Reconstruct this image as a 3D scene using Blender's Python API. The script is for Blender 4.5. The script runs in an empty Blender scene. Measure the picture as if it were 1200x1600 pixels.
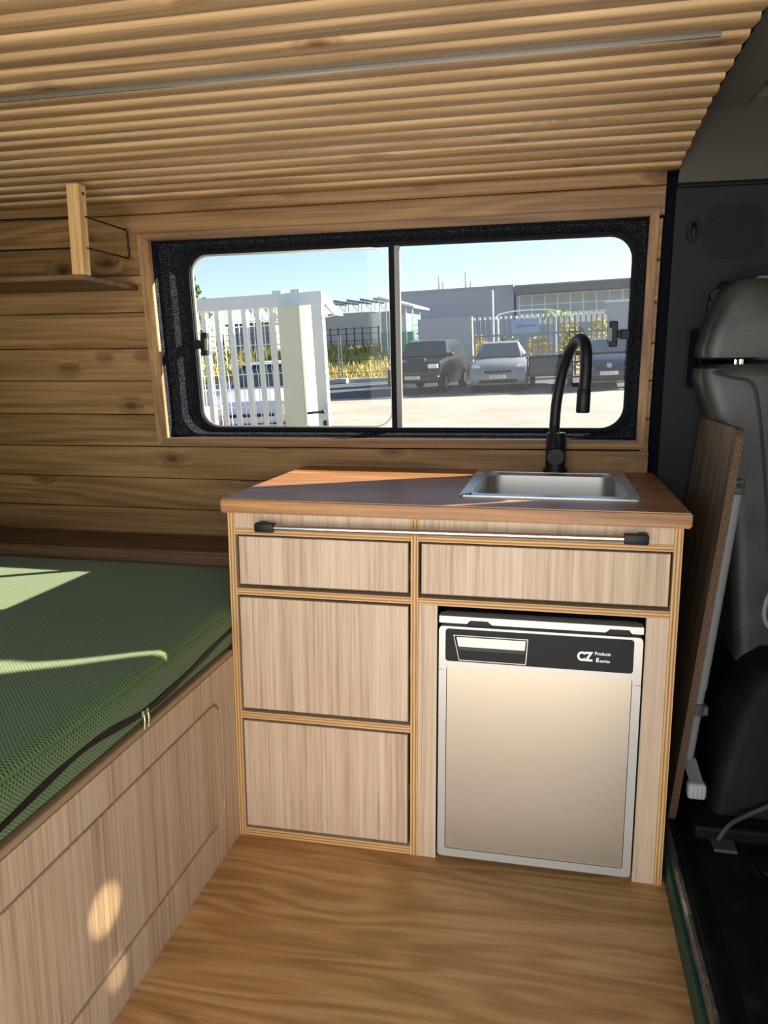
import bpy, bmesh, math, random
from mathutils import Vector, Matrix
from mathutils.geometry import tessellate_polygon
random.seed(7)
S = bpy.context.scene
COL = S.collection

# ------------------------------------------------------------------ camera
def look(yaw, pitch, roll):
    cy, sy, cp, sp = math.cos(yaw), math.sin(yaw), math.cos(pitch), math.sin(pitch)
    F = Vector((-sy * cp, cy * cp, -sp)); r = Vector((cy, sy, 0)); u = r.cross(F)
    c, s = math.cos(roll), math.sin(roll)
    R, U = c * r + s * u, -s * r + c * u
    return Matrix((R, U, -F)).transposed()
cam = bpy.data.cameras.new('camera'); co = bpy.data.objects.new('camera', cam); COL.objects.link(co)
cam.sensor_fit = 'VERTICAL'; cam.sensor_height = 36.0; cam.lens = 36.0 * 1238.2861 / 1600
cam.clip_start = 0.02; cam.clip_end = 500
co.matrix_world = Matrix.Translation((0.7704, -1.7892, 1.206)) @ look(0.2082, 0.1778, -0.0037).to_4x4()
S.camera = co

# ------------------------------------------------------------------ world, sun, doorway light, exposure
SUN = Vector((1.95, 1.08, 1.0)).normalized()
w = bpy.data.worlds.new('world'); S.world = w; w.use_nodes = True
wn = w.node_tree.nodes; wl = w.node_tree.links
bg = wn['Background']
sky = wn.new('ShaderNodeTexSky'); sky.sky_type = 'NISHITA'; sky.sun_disc = False
sky.sun_elevation = math.asin(SUN.z); sky.sun_rotation = math.atan2(SUN.x, SUN.y)
sky.air_density = 1.0; sky.dust_density = 0.6; sky.ozone_density = 1.4
wl.new(sky.outputs[0], bg.inputs[0]); bg.inputs[1].default_value = 0.24

def light(name, kind, loc, direction, energy, color=(1, 1, 1), **k):
    d = bpy.data.lights.new(name, kind); d.energy = energy; d.color = color
    for a, b in k.items(): setattr(d, a, b)
    o = bpy.data.objects.new(name, d); COL.objects.link(o); o.location = loc
    o.rotation_euler = Vector(direction).to_track_quat('-Z', 'Y').to_euler()
    return o
light('sun', 'SUN', (20, 11, 12), -SUN, 26.0, (1.0, .90, .77), angle=math.radians(.55))
# daylight of the open sliding door behind the camera
light('doorway_daylight', 'AREA', (0.75, -3.0, 0.85), (-.1, 1, 0.06), 106, (1.0, .985, .965), shape='RECTANGLE', size=2.9, size_y=2.2)

# three spot lamps added to put small sunny patches on the bed front
for (gy, gz), e, sz in (((-.625, .235), 26, 2.1), ((-.43, .255), 12, 2.4), ((-.60, .085), 12, 1.5)):
    q = Vector((2.73, -1.97, .95)); d = Vector((0, gy, gz)) - q
    g_ = light('added_glint_spot', 'SPOT', q, d, e * 25, (1.0, .89, .62), spot_size=math.radians(sz), spot_blend=.85, shadow_soft_size=.004)
S.view_settings.view_transform = 'Standard'; S.view_settings.look = 'None'
S.view_settings.exposure = 0.0; S.view_settings.gamma = 1.0; S.view_settings.use_curve_mapping = False
S.cycles.max_bounces = 8; S.cycles.transparent_max_bounces = 12; S.cycles.diffuse_bounces = 5
S.cycles.caustics_reflective = False; S.cycles.caustics_refractive = False
S.cycles.use_denoising = True; S.cycles.sample_clamp_indirect = 6.0

# ------------------------------------------------------------------ materials
def lin(c):
    return tuple((x / 255 / 12.92 if x / 255 <= .04045 else ((x / 255 + .055) / 1.055) ** 2.4) for x in c) + (1,)
class NT:
    def __init__(s, name):
        s.m = bpy.data.materials.new(name); s.m.use_nodes = True; s.t = s.m.node_tree; s.n = s.t.nodes; s.l = s.t.links
        s.b = s.n['Principled BSDF']; s.out = s.n['Material Output']
    def node(s, typ, ins=None, **k):
        x = s.n.new(typ)
        for a, b in k.items(): setattr(x, a, b)
        for a, b in (ins or {}).items(): s.put(x.inputs[a], b)
        return x
    def put(s, sock, v):
        if isinstance(v, bpy.types.NodeSocket): s.l.new(v, sock)
        else: sock.default_value = v
    def math(s, op, a, b=0.0, c=0.0, clamp=False):
        x = s.node('ShaderNodeMath', {0: a, 1: b, 2: c}, operation=op); x.use_clamp = clamp; return x.outputs[0]
    def mix(s, f, a, b, mode='MIX'):
        x = s.node('ShaderNodeMix', data_type='RGBA', blend_type=mode)
        s.put(x.inputs[0], f); s.put(x.inputs[6], a); s.put(x.inputs[7], b); return x.outputs[2]
    def ramp(s, f, stops):
        x = s.node('ShaderNodeValToRGB', {0: f}); e = x.color_ramp.elements
        while len(e) < len(stops): e.new(.5)
        for q, (p, c) in zip(e, stops):
            q.position = p; q.color = c if isinstance(c, tuple) else (c, c, c, 1)
        return x.outputs[0]
    def coords(s, rand=True, scale=(1, 1, 1), kind='Object'):
        v = s.node('ShaderNodeTexCoord').outputs[kind]
        if rand:
            r = s.node('ShaderNodeObjectInfo').outputs['Random']
            off = s.node('ShaderNodeCombineXYZ', {0: s.math('MULTIPLY', r, 37.1), 1: s.math('MULTIPLY', r, 91.7), 2: s.math('MULTIPLY', r, 63.3)}).outputs[0]
            v = s.node('ShaderNodeVectorMath', {0: v, 1: off}, operation='ADD').outputs[0]
        return s.scale(v, scale)
    def scale(s, v, sc):
        return s.node('ShaderNodeMapping', {'Vector': v, 'Scale': sc}).outputs[0]
    def noise(s, v, scale=1.0, detail=3.0, rough=.5, dist=0.0):
        return s.node('ShaderNodeTexNoise', {'Vector': v, 'Scale': scale, 'Detail': detail, 'Roughness': rough, 'Distortion': dist}).outputs[0]
    def bump(s, h, strength=.2, dist=.001):
        s.put(s.b.inputs['Normal'], s.node('ShaderNodeBump', {'Height': h, 'Strength': strength, 'Distance': dist}).outputs[0])
    def done(s, color=None, rough=.5, metal=0.0, spec=.5):
        if color is not None: s.put(s.b.inputs['Base Color'], color)
        s.put(s.b.inputs['Roughness'], rough); s.put(s.b.inputs['Metallic'], metal); s.put(s.b.inputs['Specular IOR Level'], spec)
        return s.m

def plain(name, rgb, rough=.5, metal=0.0, spec=.5, var=.06, sc=18):
    t = NT(name); c = lin(rgb)
    n = t.noise(t.coords(True), sc, 4)
    f = t.math('MULTIPLY_ADD', n, var * 2, 1 - var)
    col = t.mix(1.0, c, t.node('ShaderNodeCombineColor', {0: f, 1: f, 2: f}).outputs[0], 'MULTIPLY')
    return t.done(col, rough, metal, spec)

def axis_scale(axis, a, b):
    return tuple(a if 'xyz'[i] == axis else b for i in range(3))

def pine(name, dark, mid, light, knot, axis='x', rough=.55, knots=.62, spec=.35):
    t = NT(name); v = t.coords(True)
    kv = t.scale(v, axis_scale(axis, 5.5, 10.0))
    vor = t.node('ShaderNodeTexVoronoi', {'Vector': kv, 'Scale': 1.0, 'Randomness': 1.0}, voronoi_dimensions='3D')
    pick = t.math('GREATER_THAN', t.node('ShaderNodeSeparateColor', {0: vor.outputs['Color']}).outputs[0], knots)
    near = t.math('MULTIPLY', t.math('SUBTRACT', 1.0, t.math('DIVIDE', vor.outputs['Distance'], .42), clamp=True), pick)
    v2 = t.node('ShaderNodeVectorMath', {0: v, 1: t.node('ShaderNodeCombineXYZ', {0: t.math('MULTIPLY', near, .012), 1: t.math('MULTIPLY', near, .02), 2: t.math('MULTIPLY', near, .02)}).outputs[0]}, operation='ADD').outputs[0]
    a = t.noise(t.scale(v2, axis_scale(axis, .8, 24)), 1.0, 4, .6, .6)
    b = t.noise(t.scale(v2, axis_scale(axis, 2.5, 130)), 1.0, 3, .6, .2)
    w_ = t.math('MULTIPLY_ADD', t.math('SINE', t.math('MULTIPLY', t.noise(t.scale(v2, axis_scale(axis, .42, 6.5)), 1.0, 2, .45, .2), 62.0)), .5, .5)
    g = t.math('ADD', t.math('MULTIPLY', a, .46), t.math('ADD', t.math('MULTIPLY', b, .42), t.math('MULTIPLY', w_, .12)))
    col = t.ramp(g, [(.34, lin(dark)), (.5, lin(mid)), (.66, lin(light))])
    core = t.ramp(vor.outputs['Distance'], [(.05, 1.0), (.12, .62), (.17, .25), (.20, .42), (.30, 0.0)])
    kf = t.math('MULTIPLY', t.node('ShaderNodeSeparateColor', {0: core}).outputs[0], t.math('MULTIPLY', pick, .85))
    col = t.mix(kf, col, lin(knot))
    r = t.node('ShaderNodeObjectInfo').outputs['Random']
    f = t.math('MULTIPLY_ADD', r, .22, .89)
    col = t.mix(1.0, col, t.node('ShaderNodeCombineColor', {0: f, 1: f, 2: t.math('MULTIPLY_ADD', r, .16, .90)}).outputs[0], 'MULTIPLY')
    t.bump(b, .12, .001)
    return t.done(col, rough, 0, spec)

def laminate(name, dark, mid, light, axis='z', rough=.48):
    t = NT(name); v = t.coords(True)
    a = t.noise(t.scale(v, axis_scale(axis, .35, 17)), 1.0, 3, .55, .4)
    b = t.noise(t.scale(v, axis_scale(axis, 1.2, 110)), 1.0, 4, .65, .3)
    c = t.noise(t.scale(v, axis_scale(axis, 9, 420)), 1.0, 2, .6)
    g = t.math('ADD', t.math('MULTIPLY', a, .28), t.math('ADD', t.math('MULTIPLY', b, .50), t.math('MULTIPLY', c, .22)))
    col = t.ramp(g, [(.38, lin(dark)), (.49, lin(mid)), (.62, lin(light))])
    t.bump(c, .08, .0006)
    return t.done(col, rough, 0, .4)

def plywood(name, axis, grain):
    t = NT(name); v = t.coords(False); r = t.coords(True)
    s = t.node('ShaderNodeSeparateXYZ', {0: v}).outputs['xyz'.index(axis)]
    wob = t.math('MULTIPLY', t.noise(t.scale(r, axis_scale(grain, 5, 40)), 1.0, 2), .0022)
    ph = t.math('MULTIPLY', t.math('ADD', s, wob), 2 * math.pi / .0075)
    st = t.math('MULTIPLY_ADD', t.math('SINE', ph), .5, .5)
    n = t.noise(t.scale(r, axis_scale(grain, 12, 200)), 1.0, 3)
    g = t.math('ADD', t.math('MULTIPLY', st, .7), t.math('MULTIPLY', n, .4))
    col = t.ramp(g, [(.15, lin((140, 98, 56))), (.5, lin((182, 136, 82))), (.85, lin((206, 166, 112)))])
    return t.done(col, .55, 0, .3)

def worktop_mat():
    t = NT('stained_worktop'); v = t.coords(False)
    a = t.noise(t.scale(v, (1.2, 16, 22)), 1.0, 4, .55, .9); b = t.noise(t.scale(v, (3, 120, 120)), 1.0, 3, .6)
    g = t.math('ADD', t.math('MULTIPLY', a, .6), t.math('MULTIPLY', b, .4))
    col = t.ramp(g, [(.32, lin((104, 68, 36))), (.5, lin((152, 104, 58))), (.68, lin((190, 138, 82)))])
    t.bump(b, .1, .001)
    return t.done(col, .42, 0, .4)

def floor_mat():
    t = NT('oak_vinyl'); v = t.coords(False, kind='Object')
    wv = t.math('MULTIPLY_ADD', t.math('SINE', t.math('MULTIPLY', t.noise(t.scale(v, (.8, 4.2, 1)), 1.0, 3, .5, .3), 85.0)), .5, .5)
    a = t.noise(t.scale(v, (1.0, 6, 1)), 1.3, 4, .55, .6)
    b = t.noise(t.scale(v, (5, 130, 1)), 1.0, 4, .65, .3)
    md = t.noise(t.scale(v, (1.8, 44, 1)), 1.0, 4, .6, .5)
    g = t.math('ADD', t.math('ADD', t.math('MULTIPLY', a, .36), t.math('MULTIPLY', md, .32)), t.math('ADD', t.math('MULTIPLY', wv, .14), t.math('MULTIPLY', b, .22)))
    col = t.ramp(g, [(.30, lin((136, 96, 52))), (.5, lin((174, 130, 78))), (.68, lin((202, 160, 106)))])
    fl = t.noise(t.scale(v, (14, 260, 1)), 1.0, 2, .5)
    ring = t.math('MULTIPLY', t.math('GREATER_THAN', fl, .62), t.math('GREATER_THAN', wv, .55))
    col = t.mix(t.math('MULTIPLY', ring, .35), col, lin((206, 168, 118)))
    t.bump(b, .12, .0008)
    return t.done(col, .42, 0, .4)

def mesh_fabric(name, base, hole, k=2 * math.pi / .0085):
    t = NT(name); v = t.coords(False)
    q = t.node('ShaderNodeSeparateXYZ', {0: v}); u = t.math('ADD', q.outputs[0], q.outputs[2]); y = q.outputs[1]
    p = t.math('SINE', t.math('MULTIPLY', t.math('ADD', u, y), k * .5)); r = t.math('SINE', t.math('MULTIPLY', t.math('SUBTRACT', u, y), k * .5))
    d = t.math('MULTIPLY', p, r)
    dots = t.math('MULTIPLY', t.math('SUBTRACT', t.math('ABSOLUTE', d), .25), 2.2, clamp=True)
    n = t.noise(v, 3.0, 3)
    f = t.math('MULTIPLY_ADD', n, .3, .85)
    col = t.mix(dots, lin(base), lin(hole))
    col = t.mix(1.0, col, t.node('ShaderNodeCombineColor', {0: f, 1: f, 2: f}).outputs[0], 'MULTIPLY')
    t.bump(t.math('SUBTRACT', 1.0, dots), .5, .002)
    m = t.done(col, .9, 0, .2)
    t.put(t.b.inputs['Sheen Weight'], .15)
    return m

def carpet_mat():
    t = NT('black_carpet'); v = t.coords(False)
    n = t.noise(v, 420, 4, .7)
    col = t.ramp(n, [(.38, lin((6, 8, 12))), (.55, lin((30, 33, 40))), (.70, lin((128, 130, 133)))])
    t.bump(n, .9, .004)
    m = t.done(col, 1.0, 0, .0)
    return m

def glass_mat():
    t = NT('window_glass')
    tr = t.node('ShaderNodeBsdfTransparent', {0: (.92, .935, .94, 1)}); gl = t.node('ShaderNodeBsdfGlossy', {0: (1, 1, 1, 1), 1: 0.0})
    fr = t.math('MULTIPLY', t.node('ShaderNodeFresnel', {0: 1.25}).outputs[0], t.math('SUBTRACT', 1.0, t.node('ShaderNodeNewGeometry').outputs['Backfacing']))
    mx = t.node('ShaderNodeMixShader', {0: fr, 1: tr.outputs[0], 2: gl.outputs[0]})
    t.l.new(mx.outputs[0], t.out.inputs[0]); return t.m

def vinyl_mat():
    t = NT('seat_vinyl'); v = t.coords(True)
    n = t.node('ShaderNodeTexVoronoi', {'Vector': v, 'Scale': 260.0}).outputs[0]; a = t.noise(v, 9, 4)
    col = t.ramp(a, [(.3, lin((40, 40, 38))), (.7, lin((66, 64, 60)))])
    t.bump(n, .25, .001)
    return t.done(col, .42, 0, .45)

def steel_mat(name, rgb, rough, axis='x', amt=.12):
    t = NT(name); v = t.coords(False)
    n = t.noise(t.scale(v, axis_scale(axis, 4, 500)), 1.0, 3)
    return t.done(lin(rgb), t.math('MULTIPLY_ADD', n, amt, rough - amt / 2), 1.0)

def particle_edge():
    t = NT('chipboard_edge'); v = t.coords(False)
    n = t.noise(v, 380, 4, .7)
    return t.done(t.ramp(n, [(.38, lin((40, 26, 16))), (.52, lin((88, 62, 40))), (.66, lin((136, 104, 70)))]), .8)

def rubber_floor():
    t = NT('black_rubber'); v = t.coords(True); n = t.noise(v, 14, 5, .6)
    col = t.ramp(n, [(.3, lin((13, 14, 15))), (.6, lin((22, 24, 24))), (.8, lin((40, 42, 41)))])
    t.bump(t.noise(v, 160, 2), .15, .001)
    return t.done(col, .6, 0, .15)

def worn_metal():
    t = NT('worn_sill_metal'); v = t.coords(False); n = t.noise(t.scale(v, (30, 9, 30)), 1.0, 5, .7)
    col = t.ramp(n, [(.35, lin((48, 42, 34))), (.5, lin((110, 104, 90))), (.62, lin((196, 190, 172)))])
    return t.done(col, .38, t.ramp(n, [(.4, .2), (.55, .9)]))

def ground_mat(name, a, b, sc=.6):
    t = NT(name); v = t.coords(False); n = t.noise(v, sc, 6, .65); n2 = t.noise(v, 14, 4, .6)
    g = t.math('ADD', t.math('MULTIPLY', n, .65), t.math('MULTIPLY', n2, .35))
    return t.done(t.ramp(g, [(.35, lin(a)), (.65, lin(b))]), .9, 0, .2)

M = {}
M['wall'] = pine('stained_pine', (100, 74, 43), (130, 98, 60), (154, 120, 78), (56, 33, 17), knots=.45)
M['trim_v'] = pine('stained_pine_upright', (106, 78, 50), (140, 106, 70), (166, 132, 92), (70, 40, 22), 'z', knots=2)
M['trim_h'] = pine('stained_pine_trim', (96, 70, 46), (128, 96, 64), (152, 118, 82), (70, 40, 22), 'x', knots=2)
M['ceil'] = pine('ceiling_pine', (148, 117, 82), (180, 148, 107), (200, 170, 130), (92, 52, 30), knots=.72)
M['post'] = pine('pale_pine', (176, 136, 86), (206, 168, 116), (226, 194, 146), (150, 104, 60), 'z', knots=2)
M['shelf'] = pine('dark_shelf_wood', (70, 50, 32), (98, 72, 46), (124, 94, 62), (50, 32, 20), knots=2)
M['lam'] = laminate('oak_laminate', (160, 132, 104), (190, 162, 134), (206, 182, 155))
M['ply_z'] = plywood('plywood_edge_upright', 'x', 'z'); M['ply_x'] = plywood('plywood_edge_level', 'z', 'x'); M['ply_y'] = plywood('plywood_edge_deep', 'z', 'y')
M['worktop'] = worktop_mat(); M['floor'] = floor_mat()
M['fabric'] = mesh_fabric('green_mesh_fabric', (98, 124, 64), (40, 54, 28))
M['carpet'] = carpet_mat(); M['glass'] = glass_mat(); M['vinyl'] = vinyl_mat()
M['steel'] = steel_mat('brushed_steel', (214, 211, 204), .36); M['chrome'] = steel_mat('chrome', (222, 222, 220), .10, amt=.04)
M['alu'] = plain('aluminium', (176, 176, 172), .38, .85, var=.04); M['bar_grey'] = plain('grey_window_bar', (112, 112, 108), .5, .3); M['zip_metal'] = plain('zip_metal', (172, 160, 136), .4, .8); M['edge_tan'] = plain('tan_edge', (158, 128, 92), .5); M['brass'] = plain('brass_hook', (206, 160, 92), .3, 1.0)
M['black'] = plain('matt_black', (14, 15, 17), .5, 0, .3); M['rubber'] = plain('black_rubber_seal', (11, 13, 18), .7, 0, .15)
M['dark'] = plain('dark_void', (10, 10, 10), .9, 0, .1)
M['navy'] = plain('navy_lining', (9, 12, 20), .9, 0, .1); M['pillar'] = plain('charcoal_plastic', (30, 34, 38), .7, 0, .2); M['pillar2'] = plain('dark_charcoal_plastic', (16, 19, 22), .65, 0, .2)
M['liner'] = plain('grey_headliner', (88, 85, 77), .9, 0, .1); M['liner2'] = plain('grey_headliner_recess', (74, 71, 64), .9, 0, .1)
M['frame_silver'] = plain('silver_paint', (196, 192, 184), .34, .55, var=.02)
M['door_silver'] = steel_mat('champagne_steel', (192, 180, 162), .40, 'z', .06)
M['panel_black'] = plain('gloss_black_panel', (30, 30, 29), .5, 0, .2, var=.03); M['ink'] = plain('white_print', (232, 232, 228), .5)
M['grey_tube'] = plain('grey_powdercoat', (128, 128, 124), .45, 0, .4); M['grey_dark'] = plain('grey_plastic_dark', (70, 70, 68), .5)
M['foot'] = plain('light_grey_rubber', (168, 168, 164), .7)
M['table'] = pine('old_table_veneer', (70, 54, 42), (96, 76, 58), (120, 98, 78), (60, 42, 30), 'z', knots=2, rough=.5); M['chip'] = particle_edge()
M['mat'] = rubber_floor(); M['sill'] = worn_metal(); M['green_paint'] = plain('green_body_paint', (22, 66, 54), .5, 0, .3)
M['shell'] = plain('painted_body', (44, 78, 68), .4)
M['concrete'] = ground_mat('sunlit_concrete', (146, 138, 126), (172, 164, 152)); M['asphalt_shade'] = ground_mat('shadow_band_asphalt', (78, 80, 84), (98, 100, 102), 1.2)
M['soil'] = ground_mat('dry_soil', (150, 134, 96), (190, 172, 122), 2.5)
M['white'] = plain('white_steel', (240, 240, 236), .5, 0, .3); M['cream'] = plain('cream_paint', (236, 230, 204), .5)
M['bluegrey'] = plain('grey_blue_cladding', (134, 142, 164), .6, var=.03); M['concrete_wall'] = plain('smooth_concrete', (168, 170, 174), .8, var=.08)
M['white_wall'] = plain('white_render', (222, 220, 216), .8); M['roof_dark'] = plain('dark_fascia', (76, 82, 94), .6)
M['office'] = plain('pale_blue_spandrel', (150, 172, 202), .5); M['pane'] = plain('office_glazing', (120, 142, 158), .15, 0, .6, var=.25, sc=.5)
M['galv'] = plain('galvanised_steel', (132, 136, 144), .5, .3); M['cap'] = plain('white_cap', (240, 240, 240), .5)
M['fence_dark'] = plain('dark_fence', (44, 54, 66), .6); M['solar'] = plain('solar_panel', (96, 110, 138), .3)
M['hedge'] = plain('dry_yellow_hedge', (178, 164, 84), .9, var=.4, sc=2.5); M['leafg'] = plain('olive_leaves', (96, 116, 60), .8, var=.35, sc=4); M['palm'] = plain('palm_frond', (132, 150, 78), .8, var=.3)
M['grass'] = plain('dry_grass', (186, 172, 96), .9, var=.35, sc=.8); M['trunk'] = plain('bark', (112, 92, 70), .9)
M['car_white'] = plain('pale_car_paint', (206, 208, 222), .3, .1); M['car_black'] = plain('dark_navy_paint', (30, 36, 44), .22, .2); M['car_grey'] = plain('silver_grey_paint', (134, 134, 136), .35, .1)
M['car_blue'] = plain('dark_blue_paint', (52, 60, 78), .22, .3); M['windscreen'] = plain('car_glass', (58, 72, 78), .12, 0, .6, var=.2, sc=3); M['tyre'] = plain('tyre', (22, 22, 23), .8)
M['lens'] = plain('headlamp_lens', (226, 228, 230), .2, .2); M['orange'] = plain('amber_lens', (226, 120, 40), .35); M['plate'] = plain('number_plate', (222, 220, 206), .5, var=.02); M['platei'] = plain('plate_ink', (30, 30, 34), .5)
M['badge'] = plain('blue_badge', (88, 132, 186), .3)

# ------------------------------------------------------------------ mesh helpers
def bm_box(bm, x0, x1, y0, y1, z0, z1, bev=0.0, seg=2):
    t = bmesh.new()
    v = [t.verts.new(p) for p in ((x0, y0, z0), (x1, y0, z0), (x1, y1, z0), (x0, y1, z0), (x0, y0, z1), (x1, y0, z1), (x1, y1, z1), (x0, y1, z1))]
    for f in ((3, 2, 1, 0), (4, 5, 6, 7), (0, 1, 5, 4), (1, 2, 6, 5), (2, 3, 7, 6), (3, 0, 4, 7)): t.faces.new([v[i] for i in f])
    if bev > 0: bmesh.ops.bevel(t, geom=t.edges[:], offset=bev, segments=seg, profile=.5, affect='EDGES')
    join(bm, t)
def join(bm, t):
    me = bpy.data.meshes.new('tmp'); t.to_mesh(me); t.free(); bm.from_mesh(me); bpy.data.meshes.remove(me)
def box(*a, **k):
    bm = bmesh.new(); bm_box(bm, *a, **k); return bm
def bm_hex(bm, pts):
    """pts: 4 front points then 4 back points in the same order"""
    v = [bm.verts.new(p) for p in pts]
    for f in ((0, 1, 2, 3), (7, 6, 5, 4), (1, 0, 4, 5), (2, 1, 5, 6), (3, 2, 6, 7), (0, 3, 7, 4)): bm.faces.new([v[i] for i in f])
def plate(outer, holes, fn, d0, d1, bm=None):
    """flat plate with holes: outlines in 2D, fn(u, v, d) gives the 3D point"""
    bm = bm or bmesh.new(); loops = [outer] + holes
    flat = [p for l in loops for p in l]
    tris = tessellate_polygon([[Vector((p[0], p[1], 0)) for p in l] for l in loops])
    a = [bm.verts.new(fn(p[0], p[1], d0)) for p in flat]; b = [bm.verts.new(fn(p[0], p[1], d1)) for p in flat]
    for t in tris:
        for vs in ([a[i] for i in t], [b[i] for i in reversed(t)]):
            try: bm.faces.new(vs)
            except ValueError: pass
    o = 0
    for l in loops:
        n = len(l)
        for i in range(n): bm.faces.new([a[o + i], a[o + (i + 1) % n], b[o + (i + 1) % n], b[o + i]])
        o += n
    bmesh.ops.recalc_face_normals(bm, faces=bm.faces[:]); return bm
def rrect(x0, x1, y0, y1, r, n=7):
    out = []
    for cx, cy, a in ((x1 - r, y1 - r, 0), (x0 + r, y1 - r, 90), (x0 + r, y0 + r, 180), (x1 - r, y0 + r, 270)):
        for i in range(n + 1):
            t = math.radians(a + 90 * i / n); out.append((cx + r * math.cos(t), cy + r * math.sin(t)))
    return out
def bm_tube(bm, pts, r, n=10, cap=True):
    pts = [Vector(p) for p in pts]; R = r if isinstance(r, (list, tuple)) else [r] * len(pts); rings = []; up = None
    for i, p in enumerate(pts):
        d = ((pts[min(i + 1, len(pts) - 1)] - p).normalized() + (p - pts[max(i - 1, 0)]).normalized()).normalized()
        if up is None:
            up = Vector((0, 0, 1)) if abs(d.z) < .9 else Vector((1, 0, 0))
        s = d.cross(up).normalized(); up = s.cross(d).normalized()
        rings.append([bm.verts.new(p + R[i] * (math.cos(2 * math.pi * k / n) * s + math.sin(2 * math.pi * k / n) * up)) for k in range(n)])
    for a, b in zip(rings, rings[1:]):
        for k in range(n): bm.faces.new([a[k], a[(k + 1) % n], b[(k + 1) % n], b[k]])
    if cap: bm.faces.new(rings[0][::-1]); bm.faces.new(rings[-1])
    return bm
def tube(pts, r, n=10): return bm_tube(bmesh.new(), pts, r, n)
def bm_loft(bm, rings, close_ends=True):
    R = [[bm.verts.new(p) for p in r] for r in rings]; n = len(R[0])
    for a, b in zip(R, R[1:]):
        for k in range(n): bm.faces.new([a[k], a[(k + 1) % n], b[(k + 1) % n], b[k]])
    if close_ends: bm.faces.new(R[0][::-1]); bm.faces.new(R[-1])
    return bm
def smooth(seq, n=6):
    p = [Vector(s) for s in seq]; p = [p[0]] + p + [p[-1]]; out = []
    for i in range(1, len(p) - 2):
        for k in range(n):
            t = k / n; a, b, c, d = p[i - 1], p[i], p[i + 1], p[i + 2]
            out.append(.5 * ((2 * b) + (c - a) * t + (2 * a - 5 * b + 4 * c - d) * t * t + (3 * b - a - 3 * c + d) * t ** 3))
    out.append(p[-2]); return out

ORG = {}
def tag(o, label=None, cat=None, group=None, kind=None):
    for k, v in (('label', label), ('category', cat), ('group', group), ('kind', kind)):
        if v: o[k] = v
    return o
def thing(name, label, cat, loc=(0, 0, 0), group=None, matrix=None):
    o = bpy.data.objects.new(name, None); o.empty_display_size = .05; COL.objects.link(o)
    if matrix is not None: o.matrix_world = matrix; ORG[o] = Vector((0, 0, 0))
    else: o.location = loc; ORG[o] = Vector(loc)
    return tag(o, label, cat, group)
def obj(name, bm, mat, parent=None, label=None, smoothf=False, kind=None, center=True):
    """link a bmesh as one object, its origin at the middle of its own box"""
    bmesh.ops.recalc_face_normals(bm, faces=bm.faces[:])
    xs = [v.co for v in bm.verts]
    c = Vector([(min(p[i] for p in xs) + max(p[i] for p in xs)) / 2 for i in range(3)]) if center else Vector((0, 0, 0))
    bmesh.ops.translate(bm, verts=bm.verts[:], vec=-c)
    me = bpy.data.meshes.new(name); bm.to_mesh(me); bm.free()
    for f in me.polygons: f.use_smooth = smoothf
    for m in (mat if isinstance(mat, (list, tuple)) else [mat]): me.materials.append(M[m] if isinstance(m, str) else m)
    o = bpy.data.objects.new(name, me); COL.objects.link(o)
    if parent is not None: o.parent = parent; o.location = c - ORG[parent]
    else: o.location = c
    ORG[o] = c
    if smoothf:
        try: me.set_sharp_from_angle(angle=math.radians(38))
        except Exception: pass
    return tag(o, label, None, None, kind)
def copy_part(o, loc, parent, random_ok=True):
    c = o.copy(); COL.objects.link(c); c.parent = parent; c.location = Vector(loc) - ORG[parent]; ORG[c] = Vector(loc); return c
def lettering(name, text, size, mat, parent, fn, thick=.0006, bold=0.0, fit=None):
    """flat text as a mesh; fn(u, v, d) places its plane"""
    cu = bpy.data.curves.new('txt', 'FONT'); cu.body = text; cu.size = size; cu.offset = bold; cu.resolution_u = 3
    t = bpy.data.objects.new('txt', cu); COL.objects.link(t)
    dg = bpy.context.evaluated_depsgraph_get(); me = bpy.data.meshes.new_from_object(t.evaluated_get(dg))
    bm = bmesh.new(); bm.from_mesh(me); bpy.data.objects.remove(t); bpy.data.meshes.remove(me); bpy.data.curves.remove(cu)
    if fit:
        xs = [v.co.x for v in bm.verts]; zs = [v.co.y for v in bm.verts]; x0, z0 = min(xs), min(zs); fx, fz = fit[0] / (max(xs) - x0), fit[1] / (max(zs) - z0)
        for v in bm.verts: v.co.x = (v.co.x - x0) * fx; v.co.y = (v.co.y - z0) * fz
    for v in bm.verts: v.co = Vector(fn(v.co.x, v.co.y, 0.0))
    return obj(name, bm, mat, parent)

# the far side wall of the van leans in by 0.1 per metre: (x, z, depth) on that wall -> world
def W(x, z, d=0.0, k=0.0): return (x, .665 - .1 * (z - .9) + d, z + k * (x - .27))
KW = .009
def WK(x, z, d=0.0): return W(x, z, d, KW)
def wprism(pts, d0, d1, k=0.0, bm=None):
    bm = bm or bmesh.new()
    bm_hex(bm, [W(x, z, d0, k) for x, z in pts] + [W(x, z, d1, k) for x, z in pts]); return bm

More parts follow.
